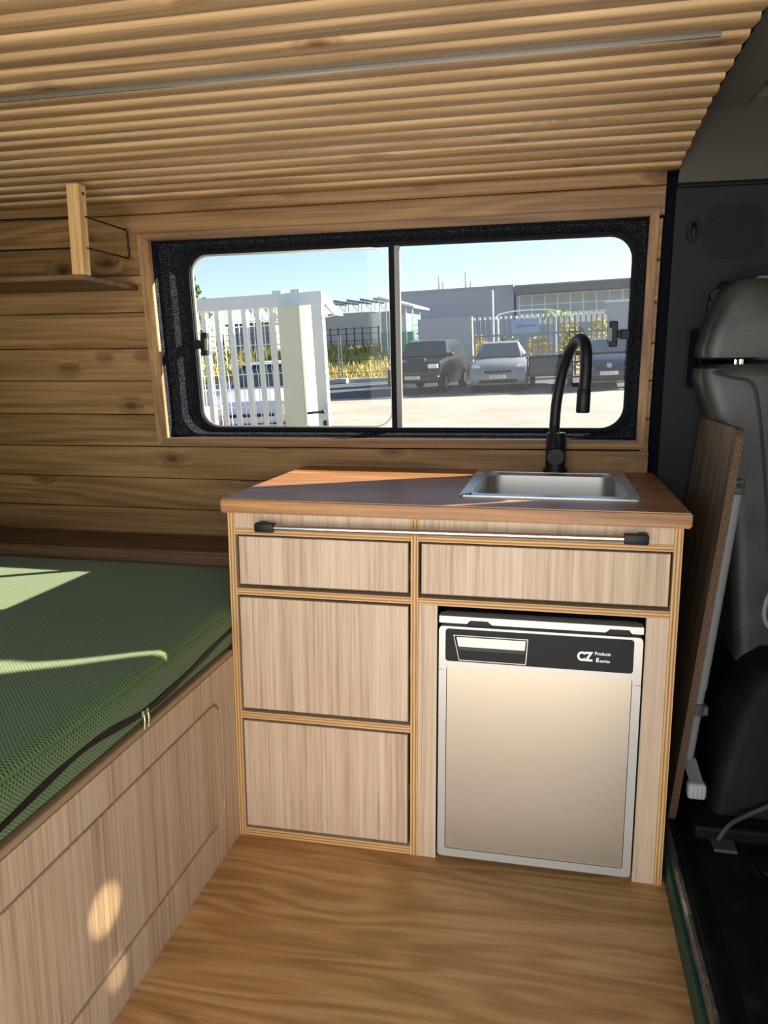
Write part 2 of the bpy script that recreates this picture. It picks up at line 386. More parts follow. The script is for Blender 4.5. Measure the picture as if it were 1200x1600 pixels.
# ------------------------------------------------------------------ setting: floor, far wall, ceiling, shell
obj('floor', box(-1.95, 1.069, -1.12, .70, -.03, 0.0), 'floor', kind='structure')
GO = (-.395, .983, 1.020, 1.578)                                     # glass opening on the far wall
CABW = [(1.60, 1.10), (1.86, 1.10), (1.88, 1.72), (1.73, 1.72), (1.63, 1.50)]                          # window of the cab door beyond, outline shaped for the sun patches inside
wall = obj('wall_far', plate([(-1.95, -.1), (2.7, -.1), (2.7, 1.86), (-1.95, 1.86)], [rrect(GO[0], GO[1], GO[2], GO[3], .065), CABW], WK, .088, .112), 'carpet', kind='structure')
seams = [1.73, 1.69, 1.613, 1.504, 1.39, 1.277, 1.172, 1.061, .9605, .845, .738, .62]
def board(x0, x1, z0, z1, k0=0.0, k1=0.0):
    g = .0012; bm = bmesh.new(); e = .004
    ring = lambda d, i: [W(x0 + g + i * .3, z0 + g + i, d, k0), W(x1 - g - i * .3, z0 + g + i, d, k0), W(x1 - g - i * .3, z1 - g - i, d, k1), W(x0 + g + i * .3, z1 - g - i, d, k1)]
    bm_loft(bm, [ring(0.0, e), ring(.003, 0), ring(.013, 0)])
    return obj('board', bm, 'wall', wall)
for a, b in zip(seams, seams[1:]):
    top = b > 1.6
    k = .008 if top else 0.0
    if b >= 1.61 or a <= .961: board(-1.95, 1.055, b, a, k, .008 if abs(a - .9605) < .001 else k)
    else:
        board(-1.95, -.500, b, a, .008 if abs(b - .9605) < .001 else 0.0); board(1.026, 1.052, b, a)
# window trim: four mitred pieces
TI = (-.478, 1.015, .992, 1.610); TO = (-.516, 1.039, .964, 1.631)
trim = thing('trim_1', None, None, W(.27, 1.3)); tag(trim, kind='structure')
for name, q, m in (('trim_piece', [(TO[0], TO[3]), (TO[1], TO[3]), (TI[1], TI[3]), (TI[0], TI[3])], 'trim_h'), ('trim_piece', [(TO[0], TO[2]), (TO[1], TO[2]), (TI[1], TI[2]), (TI[0], TI[2])], 'trim_h'),
                   ('trim_piece', [(TO[0], TO[2]), (TO[0], TO[3]), (TI[0], TI[3]), (TI[0], TI[2])], 'trim_v'), ('trim_piece', [(TO[1], TO[2]), (TO[1], TO[3]), (TI[1], TI[3]), (TI[1], TI[2])], 'trim_v')):
    bm = wprism(q, -.013, .005, KW); bmesh.ops.recalc_face_normals(bm, faces=bm.faces[:])
    bmesh.ops.bevel(bm, geom=bm.edges[:], offset=.0016, segments=2, affect='EDGES'); obj(name, bm, m, trim)
# window: carpeted reveal, rubber seal, two panes, mullion bars, latches
win = thing('window_1', None, None, W(.27, 1.3, .09)); tag(win, kind='structure')
def rectlike(x0, x1, z0, z1, r, n=7): return rrect(x0, x1, z0, z1, r, n)
bm = bmesh.new()
R0 = rectlike(TI[0] - .002, TI[1] + .002, TI[2] - .002, TI[3] + .002, .002); R1 = rectlike(TI[0] + .004, TI[1] - .003, TI[2] + .003, TI[3] - .003, .012)
R2 = rectlike(GO[0] - .050, GO[1] + .024, GO[2] - .020, GO[3] + .022, .07); R3 = rectlike(GO[0] - .017, GO[1] + .010, GO[2] - .010, GO[3] + .010, .068)
bm_loft(bm, [[WK(x, z, .004) for x, z in R0], [WK(x, z, .042) for x, z in R1], [WK(x, z, .044) for x, z in R2], [WK(x, z, .080) for x, z in R3], [WK(x, z, .088) for x, z in R3]], False)
obj('carpet_reveal', bm, 'carpet', win, smoothf=True)
def ring_frame(o, h, d0, d1): return plate(o, [h], WK, d0, d1)
G2 = rrect(*GO, .062)
obj('rubber_seal', ring_frame(rrect(GO[0] - .024, GO[1] + .016, GO[2] - .014, GO[3] + .014, .072), G2, .081, .0885), 'rubber', win)
obj('pane_frame', ring_frame(rrect(GO[0] + .001, .268, GO[2] + .001, GO[3] - .001, .06), rrect(GO[0] + .008, .262, GO[2] + .006, GO[3] - .006, .055), .092, .102), 'alu', win)
obj('pane', plate(rrect(GO[0] + .004, .290, GO[2] + .003, GO[3] - .003, .05), [], WK, .098, .101), 'glass', win)
obj('pane', plate(rrect(.275, GO[1] - .004, GO[2] + .003, GO[3] - .003, .05), [], WK, .106, .109), 'glass', win)
obj('mullion', wprism([(.264, GO[2]), (.279, GO[2]), (.279, GO[3]), (.264, GO[3])], .088, .104, KW), 'rubber', win, label='dark bar of the window mullion')
obj('mullion', wprism([(.281, GO[2]), (.297, GO[2]), (.297, GO[3]), (.281, GO[3])], .090, .110, KW), 'bar_grey', win, label='aluminium bar of the window mullion')
for s, x in ((1, -.395), (-1, .983)):
    z = 1.290 if s > 0 else 1.306
    bm = bmesh.new(); f = lambda a, b, c, d, e, g, bm=bm, s=s, x=x, z=z: bm_box(bm, *sorted((x + s * a, x + s * b)), c, d, z + e, z + g, bev=.003)
    y0 = WK(x, z, .086)[1]
    f(-.004, .026, y0 - .018, y0 + .004, -.014, .014)
    f(.020, .034, y0 - .026, y0 - .008, -.011, .011)
    f(.032, .056, y0 - .034, y0 - .014, -.037, .037)
    lt = obj('window_latch', bm, 'black', win)
    bm = bmesh.new(); bm_box(bm, *sorted((x + s * .048, x + s * .0575)), y0 - .0355, y0 - .030, z - .020, z + .018, bev=.001)
    obj('latch_plate', bm, 'grey_tube', lt)
# ceiling: overlapping pine slats with a rounded leading edge
roof = obj('ceiling', box(-1.97, 2.72, -1.14, .70, 1.862, 1.885), 'shell', kind='structure')
def cz(y): return 1.768 if y < -.05 else 1.768 - .0415 * ((y + .05) / .63) ** 1.7
pitch = .0670; y = .566; n = 0
def slat(y1):
    y0 = y1 - pitch; za, zb = cz(y0), cz(y1); prof = [(y1 + .006, zb + .004), (y1 + .006, zb + .016), (y0, za + .020), (y0, za - .001)]
    for k in range(1, 6):
        a = math.radians(90 * k / 6); prof.append((y0 + .010 - .010 * math.cos(a), za - .001 - .0095 * math.sin(a)))
    prof.append((y0 + .012, za - .0108)); prof.append((y1 - .006, zb - .004))
    bm = bmesh.new(); x0, x1 = -1.95, 1.078 + random.uniform(-.002, .002)
    kx = lambda p, x: (x, p[0], p[1] + .008 * (x - .8))
    bm_loft(bm, [[kx(p, x0) for p in prof], [kx(p, x1) for p in prof]])
    return obj('slat', bm, 'ceil', roof, smoothf=True)
for i in range(25):
    slat(y - i * pitch)
    if i == 12:
        ys = y - i * pitch
        bm = bmesh.new(); prof = [(ys - .0012, cz(ys) - .0095), (ys + .006, cz(ys) - .0095), (ys + .006, cz(ys) - .003), (ys - .0012, cz(ys) - .003)]
        bm_loft(bm, [[(x, p[0], p[1] + .008 * (x - .8)) for p in prof] for x in (-1.95, 1.03)])
        obj('metal_strip', bm, 'alu', roof, label='thin silver metal strip showing between two slats')
# shell around the living space, open at the sliding door
bm = box(-1.98, -1.95, -1.14, .78, -.1, 1.86); obj('wall_rear', bm, 'shell', kind='structure')
near = obj('wall_near', box(-1.98, -.62, -1.16, -1.12, -.1, 1.86), 'shell', kind='structure')
bm = bmesh.new(); bm_box(bm, 1.22, 2.7, -1.16, -1.12, -.1, 1.02); bm_box(bm, 1.22, 1.46, -1.16, -1.12, 1.02, 1.86); bm_box(bm, 1.46, 2.7, -1.16, -1.12, 1.56, 1.86)
obj('wall_cab_near', bm, 'shell', kind='structure')
bm = box(2.70, 2.73, -1.16, .78, -.1, 1.86)
obj('wall_front_sun_block', bm, 'shell', kind='structure')  # unseen cab front, closed without a windscreen opening to block the sun

# ------------------------------------------------------------------ kitchen cabinet
Wd = 1.06; H = .866
cab = thing('kitchen_cabinet', 'pale oak laminate kitchen cabinet with plywood edges, drawers and a fridge bay', 'cabinet', (.53, .3, 0))
def stile(x, z0=0.0):
    bm = box(x, x + .018, 0, .63, z0, H, bev=.0006, seg=1)
    o = obj('side_panel', bm, ['lam', 'ply_z'], cab)
    for p in o.data.polygons: p.material_index = 1 if p.normal.y < -.5 else 0
    return o
stile(0); obj_div = stile(.456); obj_div.name = 'divider'; stile(1.042, -.004)
def rail(x0, x1, z0, z1):
    o = obj('shelf', box(x0, x1, .0008, .62, z0, z1, bev=.0006, seg=1), ['lam', 'ply_x'], cab)
    for p in o.data.polygons: p.material_index = 1 if p.normal.y < -.5 else 0
for x0, x1 in ((.018, .456), (.474, 1.042)):
    rail(x0, x1, .8095, .8255); rail(x0, x1, .6565, .6733)
rail(.018, .456, .3291, .3476); rail(.018, .456, 0, .0232)
obj('back_panel', box(.018, 1.042, .60, .615, 0, H), 'dark', cab)
for x0, x1 in ((.0185, .4555), (.4745, 1.0415)): obj('top_strip', box(x0, x1, .002, .018, .826, H), 'lam', cab)
for x0, x1, z0 in ((.4745, .520, -.002), (.993, 1.0415, -.004)):
    bm = box(x0, x1, .002, .018, z0, .656); obj('filler_strip', bm, 'lam', cab)
def drawer(x0, x1, z0, z1, zb):
    o = obj('drawer', box(x0, x1, .001, .017, z0, z1, bev=.0018, seg=2), 'lam', cab)
    bm = bmesh.new(); bm_box(bm, x0 - .002, x1 + .001, .013, .019, z0 - .005, z1 + .001); obj('drawer_edge', bm, 'chip', o)
    bm = bmesh.new(); bm_box(bm, x0 + .012, x1 - .016, .02, .5, z0 + .015, z1 - .03); obj('drawer_box', bm, 'dark', o)
    bm = bmesh.new(); zc = (z0 + z1) / 2 - .012; bm_box(bm, x1 - .012, x1 + .0035, .016, .45, zc - .022, zc + .022, bev=.002)
    obj('runner', bm, 'grey_dark', o)
drawer(.0265, .4495, .684, .8045, 0); drawer(.4815, 1.0365, .684, .8045, 0); drawer(.0235, .4495, .357, .6495, 0); drawer(.0225, .4485, .030, .3225, 0)
# worktop with a cut-out for the sink
wt_o = [(-.0094, -.02), (1.0733, -.02), (1.0733, .672), (-.0094, .672)]
SK = (.572, .965, .150, .596)
bm = plate(wt_o, [rrect(SK[0], SK[1], SK[2], SK[3], .03, 4)], lambda u, v, d: (u, v, d), .866, .9003)
ed = [e for e in bm.edges if all(abs(v.co.y + .02) < 1e-4 or abs(v.co.x + .0094) < 1e-4 or abs(v.co.x - 1.0733) < 1e-4 for v in e.verts) and len(e.link_faces) == 2 and e.calc_face_angle(0) > 1]
bmesh.ops.bevel(bm, geom=ed, offset=.0035, segments=3, affect='EDGES')
tag(obj('worktop', bm, 'worktop'), 'dark stained wooden worktop lying on the oak cabinet', 'worktop')
# sink
sink = thing('kitchen_sink', 'square stainless steel sink set into the wooden worktop', 'sink', (.77, .37, .9))
rim_o = rrect(.553, .984, .118, .640, .012, 4); rim_i = rrect(.584, .956, .160, .586, .03, 6)
bm = plate(rim_o, [rim_i], lambda u, v, d: (u, v, d), .9006, .9040)
ed = [e for e in bm.edges if abs(e.verts[0].co.z - .904) < 1e-4 and abs(e.verts[1].co.z - .904) < 1e-4 and e.calc_face_angle(0) > .8]
bmesh.ops.bevel(bm, geom=ed, offset=.0018, segments=2, affect='EDGES')
obj('rim', bm, 'steel', sink, smoothf=True)
bm = bmesh.new(); a = rrect(.5835, .9565, .1595, .5865, .03, 6); b = rrect(.590, .950, .167, .579, .045, 6); c = rrect(.610, .930, .19, .556, .05, 6)
bm_loft(bm, [[(x, y_, .903) for x, y_ in a], [(x, y_, .895) for x, y_ in b], [(x, y_, .775) for x, y_ in b], [(x, y_, .757) for x, y_ in c]], False)
bm.faces.new([v for v in bm.verts][-len(c):]); obj('bowl', bm, 'steel', sink, smoothf=True)
bm = bmesh.new(); bm_tube(bm, [(.77, .38, .757), (.77, .38, .760)], .04, 20); obj('drain', bm, 'chrome', sink)
bm = bmesh.new(); bm_tube(bm, [(.560, .121, .905), (.577, .126, .906), (.583, .131, .9075)], .003, 6); obj('clip', bm, 'chrome', sink)
# faucet
fau = thing('faucet', 'matt black kitchen tap with a curved flexible hose spout, behind the sink', 'tap', (.785, .633, .9))
obj('base', tube([(.785, .622, .9045), (.785, .622, .912)], .036, 24), 'black', fau, smoothf=True)
obj('body', tube([(.785, .622, .910), (.785, .622, 1.015), (.785, .622, 1.019)], [.029, .029, .027], 24), 'black', fau, smoothf=True)
obj('collar', tube([(.785, .622, 1.019), (.785, .622, 1.0205)], .026, 24), 'chrome', fau, label='pale ring at the foot of the hose')
hose = smooth([(.779, .622, 1.018), (.779, .622, 1.05), (.782, .622, 1.106), (.790, .617, 1.163), (.801, .600, 1.218), (.817, .57, 1.262), (.835, .53, 1.286), (.849, .492, 1.281), (.855, .462, 1.252), (.856, .452, 1.20), (.854, .450, 1.148), (.853, .450, 1.13)], 5)
obj('hose', tube(hose, .0155, 16), 'black', fau, smoothf=True)
obj('spray_head', tube([(.853, .450, 1.152), (.853, .450, 1.149), (.852, .450, 1.092), (.852, .450, 1.088)], [.0165, .0185, .0185, .0165], 20), 'black', fau, smoothf=True)
obj('lever_cap', tube([(.785, .606, .952), (.785, .578, .952), (.785, .575, .952)], [.027, .027, .024], 28), 'black', fau, smoothf=True)
obj('lever', tube([(.785, .578, .975), (.782, .571, 1.0), (.779, .565, 1.043)], [.0055, .005, .0045], 10), 'black', fau, smoothf=True)
# towel rail
rod = thing('towel_rail', 'slim chrome rail with black end brackets across the cabinet front', 'rail', (.534, -.03, .839))
for x0, x1, z in ((.084, .132, .8365), (.932, .984, .8425)):
    s = 1 if x0 < .5 else -1; bm = bmesh.new(); bm_box(bm, x0, x1, -.042, -.020, z - .0115, z + .0105, bev=.003); bm_box(bm, *sorted(((x0 if s > 0 else x1), (x0 if s > 0 else x1) + s * .02)), -.024, .0035, z - .010, z + .009, bev=.002)
    obj('bracket', bm, 'black', rod, smoothf=True)
obj('bar', tube([(.125, -.031, .8355), (.940, -.031, .8415)], .0076, 16), 'chrome', rod, smoothf=True)

# ------------------------------------------------------------------ fridge
fr = thing('fridge', 'small silver compressor fridge built into the right bay of the cabinet', 'fridge', (.757, .2, 0))
obj('body', box(.534, .982, .022, .50, .022, .640, bev=.004), 'black', fr)
obj('frame_panel', plate(rrect(.527, .987, .020, .613, .010, 4), [rrect(.545, .968, .040, .514, .006, 3)], lambda u, v, d: (u, d, v), -.014, .020), 'frame_silver', fr, smoothf=True, label='silver frame of the fridge door')
obj('door_panel', plate(rrect(.5462, .9668, .0412, .5128, .005, 3), [], lambda u, v, d: (u, d, v), -.0105, .016), 'door_silver', fr, label='champagne coloured metal door panel')
obj('control_strip', plate(rrect(.5425, .968, .528, .6075, .007, 4), [], lambda u, v, d: (u, d, v), -.0152, .0), 'panel_black', fr, label='black upper strip of the fridge door')
nt = [(.527, .6205), (.592, .6205), (.600, .629), (.640, .629), (.650, .6205), (.905, .6205), (.914, .629), (.956, .629), (.962, .6205), (.987, .6205), (.987, .637), (.527, .637)]
obj('top_trim', plate(nt, [], lambda u, v, d: (u, d, v), -.012, .02), 'frame_silver', fr)
for x in (.595, .908): obj('hinge_cover', box(x, x + .053, -.010, .012, .6135, .6285, bev=.002), 'black', fr)
F = lambda u, v, d: (u, d, v)
tz = lambda i: [(.561 + i, .594 - i), (.734 - i, .594 - i), (.7305 - i, .5315 + i), (.5745 + i * .7, .5315 + i)]
obj('handle_frame', plate(tz(0), [tz(.0022)], F, -.0175, -.012), 'chrome', fr)
h = obj('handle', plate([(.5685, .589), (.7285, .589), (.7265, .566), (.5735, .566)], [], F, -.0172, -.014), 'frame_silver', fr, label='pale fold-out handle plate')
bm = bmesh.new(); bm_loft(bm, [[(x, -.0172, .5655), (x, -.0150, .556), (x, -.0125, .545), (x, -.012, .5345), (x, -.010, .5345), (x, -.010, .5655)] for x in (.5738, .7262)])
obj('grip_recess', bm, 'grey_dark', h, smoothf=True)
for tx, x, z, w_, h_, bo in (('CZ', .8445, .5505, .0355, .0232, .0014), ('Products', .8835, .5665, .0345, .0082, .0003), ('E', .8865, .5500, .0065, .0102, .0006), ('series', .8945, .5500, .0225, .0066, .0003)):
    lettering('lettering', tx, .03 if tx == 'CZ' else .012, 'ink', fr, lambda u, v, d: (x + u, -.0156, z + v), bold=bo, fit=(w_, h_))
for x in (.545, .968): obj('foot', tube([(x, .03, 0), (x, .03, .024)], .011, 12), 'foot', fr)
for q in ((.527, .537, .505), (.975, .9875, .500)): obj('side_cap', box(q[0], q[1], -.0145, -.013, q[2], q[2] + .0012), 'grey_dark', fr)

# ------------------------------------------------------------------ bed: box, mattress, ledge
bed = thing('bed_box', 'oak laminate bed box with a routed locker door, left of the cabinet', 'bed', (-.9, -.35, 0))
PX = lambda u, v, d: (d, u, v)
dr = rrect(-1.02, -.083, .100, .422, .055, 7); dr2 = rrect(-1.012, -.091, .108, .414, .047, 7)
obj('front_panel', plate([(-1.12, 0), (-.001, 0), (-.001, .497), (-1.12, .497)], [dr], PX, -.018, 0.0), 'lam', bed)
def lipped(outer, t0, t1, e):
    bm = bmesh.new(); ins = [(u, v) for u, v in outer]; cx = sum(p[0] for p in ins) / len(ins); cv = sum(p[1] for p in ins) / len(ins)
    sh = lambda q: [(cx + (u - cx) * (1 - q / .46), cv + (v - cv) * (1 - q / .16)) for u, v in ins]
    bm_loft(bm, [[PX(u, v, t0) for u, v in ins], [PX(u, v, t1 - e) for u, v in ins], [PX(u, v, t1) for u, v in sh(e)]]); return bm
obj('door_groove', plate(rrect(-1.021, -.082, .099, .423, .055, 7), [rrect(-1.010, -.093, .110, .412, .046, 7)], PX, -.019, -.005), 'edge_tan', bed)
obj('locker_door', lipped(dr2, -.017, .0005, .0022), 'lam', bed)
obj('backing', box(-.034, -.020, -1.12, -.002, 0, .495), 'dark', bed)
obj('edge_lip', box(-.03, .0015, -1.12, -.001, .4985, .5125, bev=.004, seg=3), 'edge_tan', bed)
obj('bed_board', box(-1.93, -.031, -1.11, .56, .480, .508), 'lam', bed)
mt = thing('mattress', 'thick green mesh-covered mattress with a black zip, on the bed box', 'mattress', (-.95, -.33, .515))
def zipz(y): return .556 + .010 * math.sin(y * 9.5 + 1.2) - .012 * math.exp(-((y + .47) / .12) ** 2)
bm = bmesh.new(); NX, NY = 34, 40; x0, x1, y0, y1 = -1.92, -.006, -1.10, .418
prof = []
def mx(s, y): return x1 + .006 * math.sin(math.pi * s) + .002 * math.sin(y * 13)
sec = lambda y: [(x1 - .012, .516), (x1 + .001, .524), (x1 + .006 + .002 * math.sin(y * 11), .552), (x1 + .007 + .002 * math.sin(y * 7), .585), (x1 + .003, .606), (x1 - .006, .617), (x1 - .022, .6225), (x1 - .06, .6225 + .001 * math.sin(y * 15)), (x1 - .16, .6205), (x1 - .5, .622 + .0012 * math.sin(y * 5)), (x1 - 1.0, .622), (x0 + .05, .621), (x0, .60), (x0, .516)]
ys = [y0 + (y1 - y0) * i / 44 for i in range(45)]
rings = []
for yv in ys:
    e = min(yv - y0, y1 - yv); sq = 0 if e > .03 else (.03 - e)
    rings.append([(px if yv < -.004 else min(px, -.0015), yv, pz - (.55 * sq if pz > .6 else 0)) for px, pz in sec(yv)])
bm_loft(bm, rings); obj('cover', bm, 'fabric', mt, smoothf=True, center=True)
def zx(y): return x1 + .0085 + .002 * math.sin(y * 11)
bm = bmesh.new(); yy = [-1.08 + i * .0195 for i in range(56)]; yy = [q for q in yy if q < -.003]
wz = lambda q: .0062 + .0012 * math.sin(q * 31)
bm_loft(bm, [[(zx(q) - .004, q, zipz(q) - wz(q)), (zx(q) + .0006, q, zipz(q) - wz(q)), (zx(q) + .0006, q, zipz(q) + wz(q)), (zx(q) - .004, q, zipz(q) + wz(q))] for q in yy])
obj('zip', bm, 'black', mt)
for dy in (-.008, .008):
    q = -.452 + dy; z = zipz(q); bm = bmesh.new(); bm_box(bm, zx(q) - .001, zx(q) + .004, q - .0035, q + .0035, z - .006, z + .006, bev=.0012)
    bm_tube(bm, [(zx(q) + .004, q, z - .003), (zx(q) + .005, q - .001, z - .014), (zx(q) + .004, q - .002, z - .031)], [.002, .0026, .0022], 8); obj('zip_pull', bm, 'zip_metal', mt)
pip = lambda z, dx: tube([(x1 + dx, q, z + .0008 * math.sin(q * 40)) for q in yy], .0014, 6)
obj('seam', pip(.606, .0045), 'fabric', mt)
bm = box(-1.94, -.003, .422, .65, .52, .655, bev=.004); led = obj('rear_ledge', bm, 'shelf'); tag(led, 'dark wooden ledge along the plank wall behind the mattress', 'ledge')
for z, pr in ((.648, .0035), (.6385, .003)): obj('ledge_moulding', box(-1.94, -.004, .4225 - pr, .43, z - .003, z + .003, bev=.0015), 'shelf', led)

# ------------------------------------------------------------------ overhead shelf
sh = thing('hanging_shelf', 'dark wooden wall shelf hung by a pale post near the ceiling', 'shelf', (-1.2, .45, 1.47))
obj('shelf_board', box(-1.94, -.535, .298, .610, 1.4575, 1.4725, bev=.002), 'shelf', sh)
obj('post', box(-.568, -.530, .298, .336, 1.4728, 1.716, bev=.003), 'post', sh, label='pale pine post holding the shelf')
obj('screw', tube([(-.5305, .320, 1.692), (-.529, .320, 1.692)], .005, 12), 'black', sh)
for z in (1.631, 1.547):
    obj('cord', tube([(-1.94, .318, z + .002), (-.568, .318, z)], .0028, 8), 'black', sh)
    obj('cord', tube([(-.530, .322, z), (-.548, WK(0, z)[1] - .012, z + .006)], .0028, 8), 'black', sh)
obj('cord', tube([(-.548, WK(0, 1.637)[1] - .012, 1.637), (-.548, WK(0, 1.553)[1] - .012, 1.553)], .0028, 8), 'black', sh)
for z in (1.637, 1.553):
    yv = WK(0, z)[1]; obj('hook', tube([(-.542, yv, z), (-.543, yv - .012, z), (-.548, yv - .018, z + .003), (-.552, yv - .013, z + .006)], .0022, 8), 'brass', sh)

# ------------------------------------------------------------------ cab: riser, floor, pillar, headliner, seat
step = obj('trim_2', box(1.0695, 1.078, -1.12, .62, -.02, .060, bev=.001), 'green_paint', kind='structure')
bm = bmesh.new(); pf = [(1.076, .040), (1.080, .064), (1.086, .0725), (1.093, .073), (1.099, .066), (1.101, .05)]
bm_loft(bm, [[(x, yv, z + .0015 * math.sin(yv * 9)) for x, z in pf] for yv in [-1.12 + i * .06 for i in range(30)]]); obj('sill_lip', bm, 'sill', step, smoothf=True)
bm = bmesh.new(); pf = [(1.098, .03), (1.098, .063), (1.106, .069), (1.118, .068), (1.130, .058), (1.150, .052), (1.150, .03)]
bm_loft(bm, [[(x, yv, z) for x, z in pf] for yv in (-1.12, -.4, .1, .62)]); obj('sill_flange', bm, 'mat', step, smoothf=True)
cf = obj('floor_cab', box(1.10, 2.7, -1.12, .72, -.02, .050), 'mat', kind='structure')
obj('floor_step', box(1.152, 2.6, .135, .6, .048, .085, bev=.008), 'mat', cf)
bm = bmesh.new(); bm_box(bm, 1.19, 1.245, .085, .137, .049, .058, bev=.003); obj('floor_recess', bm, 'grey_dark', cf)
obj('floor_bracket', tube([(1.268, .098, .052), (1.262, .075, .060), (1.265, .03, .062), (1.275, -.0, .052)], .006, 8), 'black', cf)
obj('floor_cover', tube([(1.32, .06, .05), (1.32, .06, .056), (1.32, .06, .060)], [.055, .053, .045], 24), 'mat', cf, smoothf=True)
st = tube(smooth([(1.205, .125, .058), (1.235, .145, .092), (1.28, .168, .11), (1.34, .178, .14), (1.42, .182, .175)], 5), .006, 8)
tag(obj('strap', st, 'grey_dark'), 'dark grey strap running over the black cab floor', 'strap')
# side panel of the cab pillar
pil = obj('wall_pillar', plate([(1.086, .05), (1.46, .05), (1.46, 1.685), (1.080, 1.685)], [], W, .0, .085), 'pillar', kind='structure')
bm = wprism([(1.052, .55), (1.090, .55), (1.086, 1.72), (1.056, 1.72)], .03, .086); obj('pillar_edge', bm, 'navy', pil)
bm = plate(rrect(1.158, 1.315, 1.500, 1.640, .045, 6), [], W, -.002, .003); grl = obj('speaker_grille', bm, 'pillar2', pil)
bm = bmesh.new()
for i in range(15):
    for j in range(13):
        x, z = 1.166 + i * .0101 + (j % 2) * .005, 1.508 + j * .0102
        if abs(x - 1.2365) + abs(z - 1.57) > .118: continue
        a = W(x, z, -.003); bm_box(bm, a[0] - .0026, a[0] + .0026, a[1] - .0012, a[1] + .002, a[2] - .0026, a[2] + .0026)
obj('grille_dots', bm, 'pillar', grl, kind='stuff')
bm = plate([(1.130 + .018 * math.cos(t * math.pi / 8), 1.575 + .032 * math.sin(t * math.pi / 8)) for t in range(16)], [], W, -.012, .002); hk = obj('coat_hook', bm, 'pillar2', pil)
a = W(1.130, 1.575, -.012); obj('hook_tab', tube([(a[0], a[1], a[2] + .018), (a[0], a[1] - .012, a[2]), (a[0], a[1] - .008, a[2] - .018)], .006, 8), 'black', hk)
bm = plate(rrect(1.135, 1.30, 1.145, 1.322, .014, 4), [rrect(1.142, 1.293, 1.152, 1.315, .010, 4)], W, -.005, .002); rc = obj('recess_cover', bm, 'pillar2', pil)
obj('recess_plate', plate(rrect(1.142, 1.293, 1.152, 1.315, .01, 4), [], W, -.001, .003), 'navy', rc)
obj('recess_rib', wprism([(1.172, 1.185), (1.178, 1.185), (1.178, 1.285), (1.172, 1.285)], -.006, .0), 'pillar2', rc)
bm = bmesh.new(); a = Vector(W(1.20, 1.402, -.012)); bm_tube(bm, [a + Vector((0, .014, 0)), a + Vector((0, -.02, 0))], .017, 14); bm_box(bm, a.x - .02, a.x - .002, a.y - .012, a.y + .01, a.z - .045, a.z - .01, bev=.004)
bm_tube(bm, [a + Vector((.018 + .02 * math.cos(t * .6), -.012, .012 + .022 * math.sin(t * .6))) for t in range(11)], .0035, 6); obj('belt_anchor', bm, 'black', pil)
# headliner of the cab
hl = obj('ceiling_cab', box(1.083, 2.7, -1.12, .60, 1.845, 1.862), 'liner', kind='structure')
bm = bmesh.new(); pr_ = [(.590, 1.690), (.575, 1.712), (.53, 1.745), (.46, 1.782), (.38, 1.806), (.30, 1.818)]
bm_loft(bm, [[(x, yv, z) for yv, z in pr_] + [(x, yv, z + .03) for yv, z in pr_[::-1]] for x in (1.082, 2.7)]); obj('headliner_cove', bm, 'liner', hl, smoothf=True)
bm = bmesh.new(); bm_box(bm, 1.082, 1.20, -1.12, .34, 1.806, 1.845, bev=.012); obj('roof_bow', bm, 'liner', hl)
bm = bmesh.new(); bm_box(bm, 1.19, 2.7, -1.12, .26, 1.828, 1.846, bev=.004); obj('headliner_panel', bm, 'liner2', hl)
obj('headliner_piping', tube([(1.082, .580, 1.690), (1.4, .580, 1.690), (2.7, .580, 1.690)], .007, 8), 'pillar2', hl)
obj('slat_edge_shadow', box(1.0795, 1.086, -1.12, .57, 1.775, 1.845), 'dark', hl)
# seat
seat = thing('cab_seat', 'dark grey vinyl cab seat with headrest, behind the leaning table top', 'seat', (1.3, .42, .05))
def cushion(secs, n=8):
    bm = bmesh.new(); bm_loft(bm, secs); return bm
def SX(p): return (.7704 + (min(p[0], 1.285 if p[2] > 1.22 else 9) - .7704) * 1.0574, min(.42 + (p[1] - .30) * .60, .598), 1.206 + (p[2] - 1.206) * (1.0574 if p[2] > .3 else 1.0))
hr = []
for z, xa, xb, ya, yb, r in ((1.228, 1.150, 1.30, .325, .575, .03), (1.232, 1.132, 1.318, .305, .595, .035), (1.25, 1.128, 1.325, .30, .60, .04), (1.30, 1.138, 1.328, .30, .60, .042), (1.35, 1.155, 1.328, .302, .598, .045), (1.39, 1.172, 1.322, .308, .592, .045), (1.412, 1.190, 1.312, .318, .582, .045), (1.424, 1.215, 1.29, .345, .56, .03)):
    hr.append([SX((x, yv, z)) for x, yv in rrect(xa, xb, ya, yb, r, 4)])
bm = bmesh.new(); bm_loft(bm, hr); obj('headrest', bm, 'vinyl', seat, smoothf=True)
for yv in (.40, .50): obj('headrest_post', tube([SX((1.225, yv, 1.17)), SX((1.225, yv, 1.24))], .006, 10), 'chrome', seat)
br = []
for z, xa, xb, ya, yb, r in ((.36, 1.27, 1.42, .30, .60, .03), (.62, 1.235, 1.41, .29, .61, .04), (.80, 1.212, 1.40, .285, .615, .045), (.95, 1.190, 1.385, .285, .615, .045), (1.08, 1.160, 1.37, .287, .613, .045), (1.15, 1.135, 1.355, .29, .61, .045), (1.185, 1.124, 1.345, .295, .605, .045), (1.205, 1.128, 1.335, .30, .60, .04), (1.216, 1.150, 1.315, .32, .58, .03)):
    br.append([SX((x, yv, z)) for x, yv in rrect(xa, xb, ya, yb, r, 4)])
bm = bmesh.new(); bm_loft(bm, br); obj('backrest', bm, 'vinyl', seat, smoothf=True)
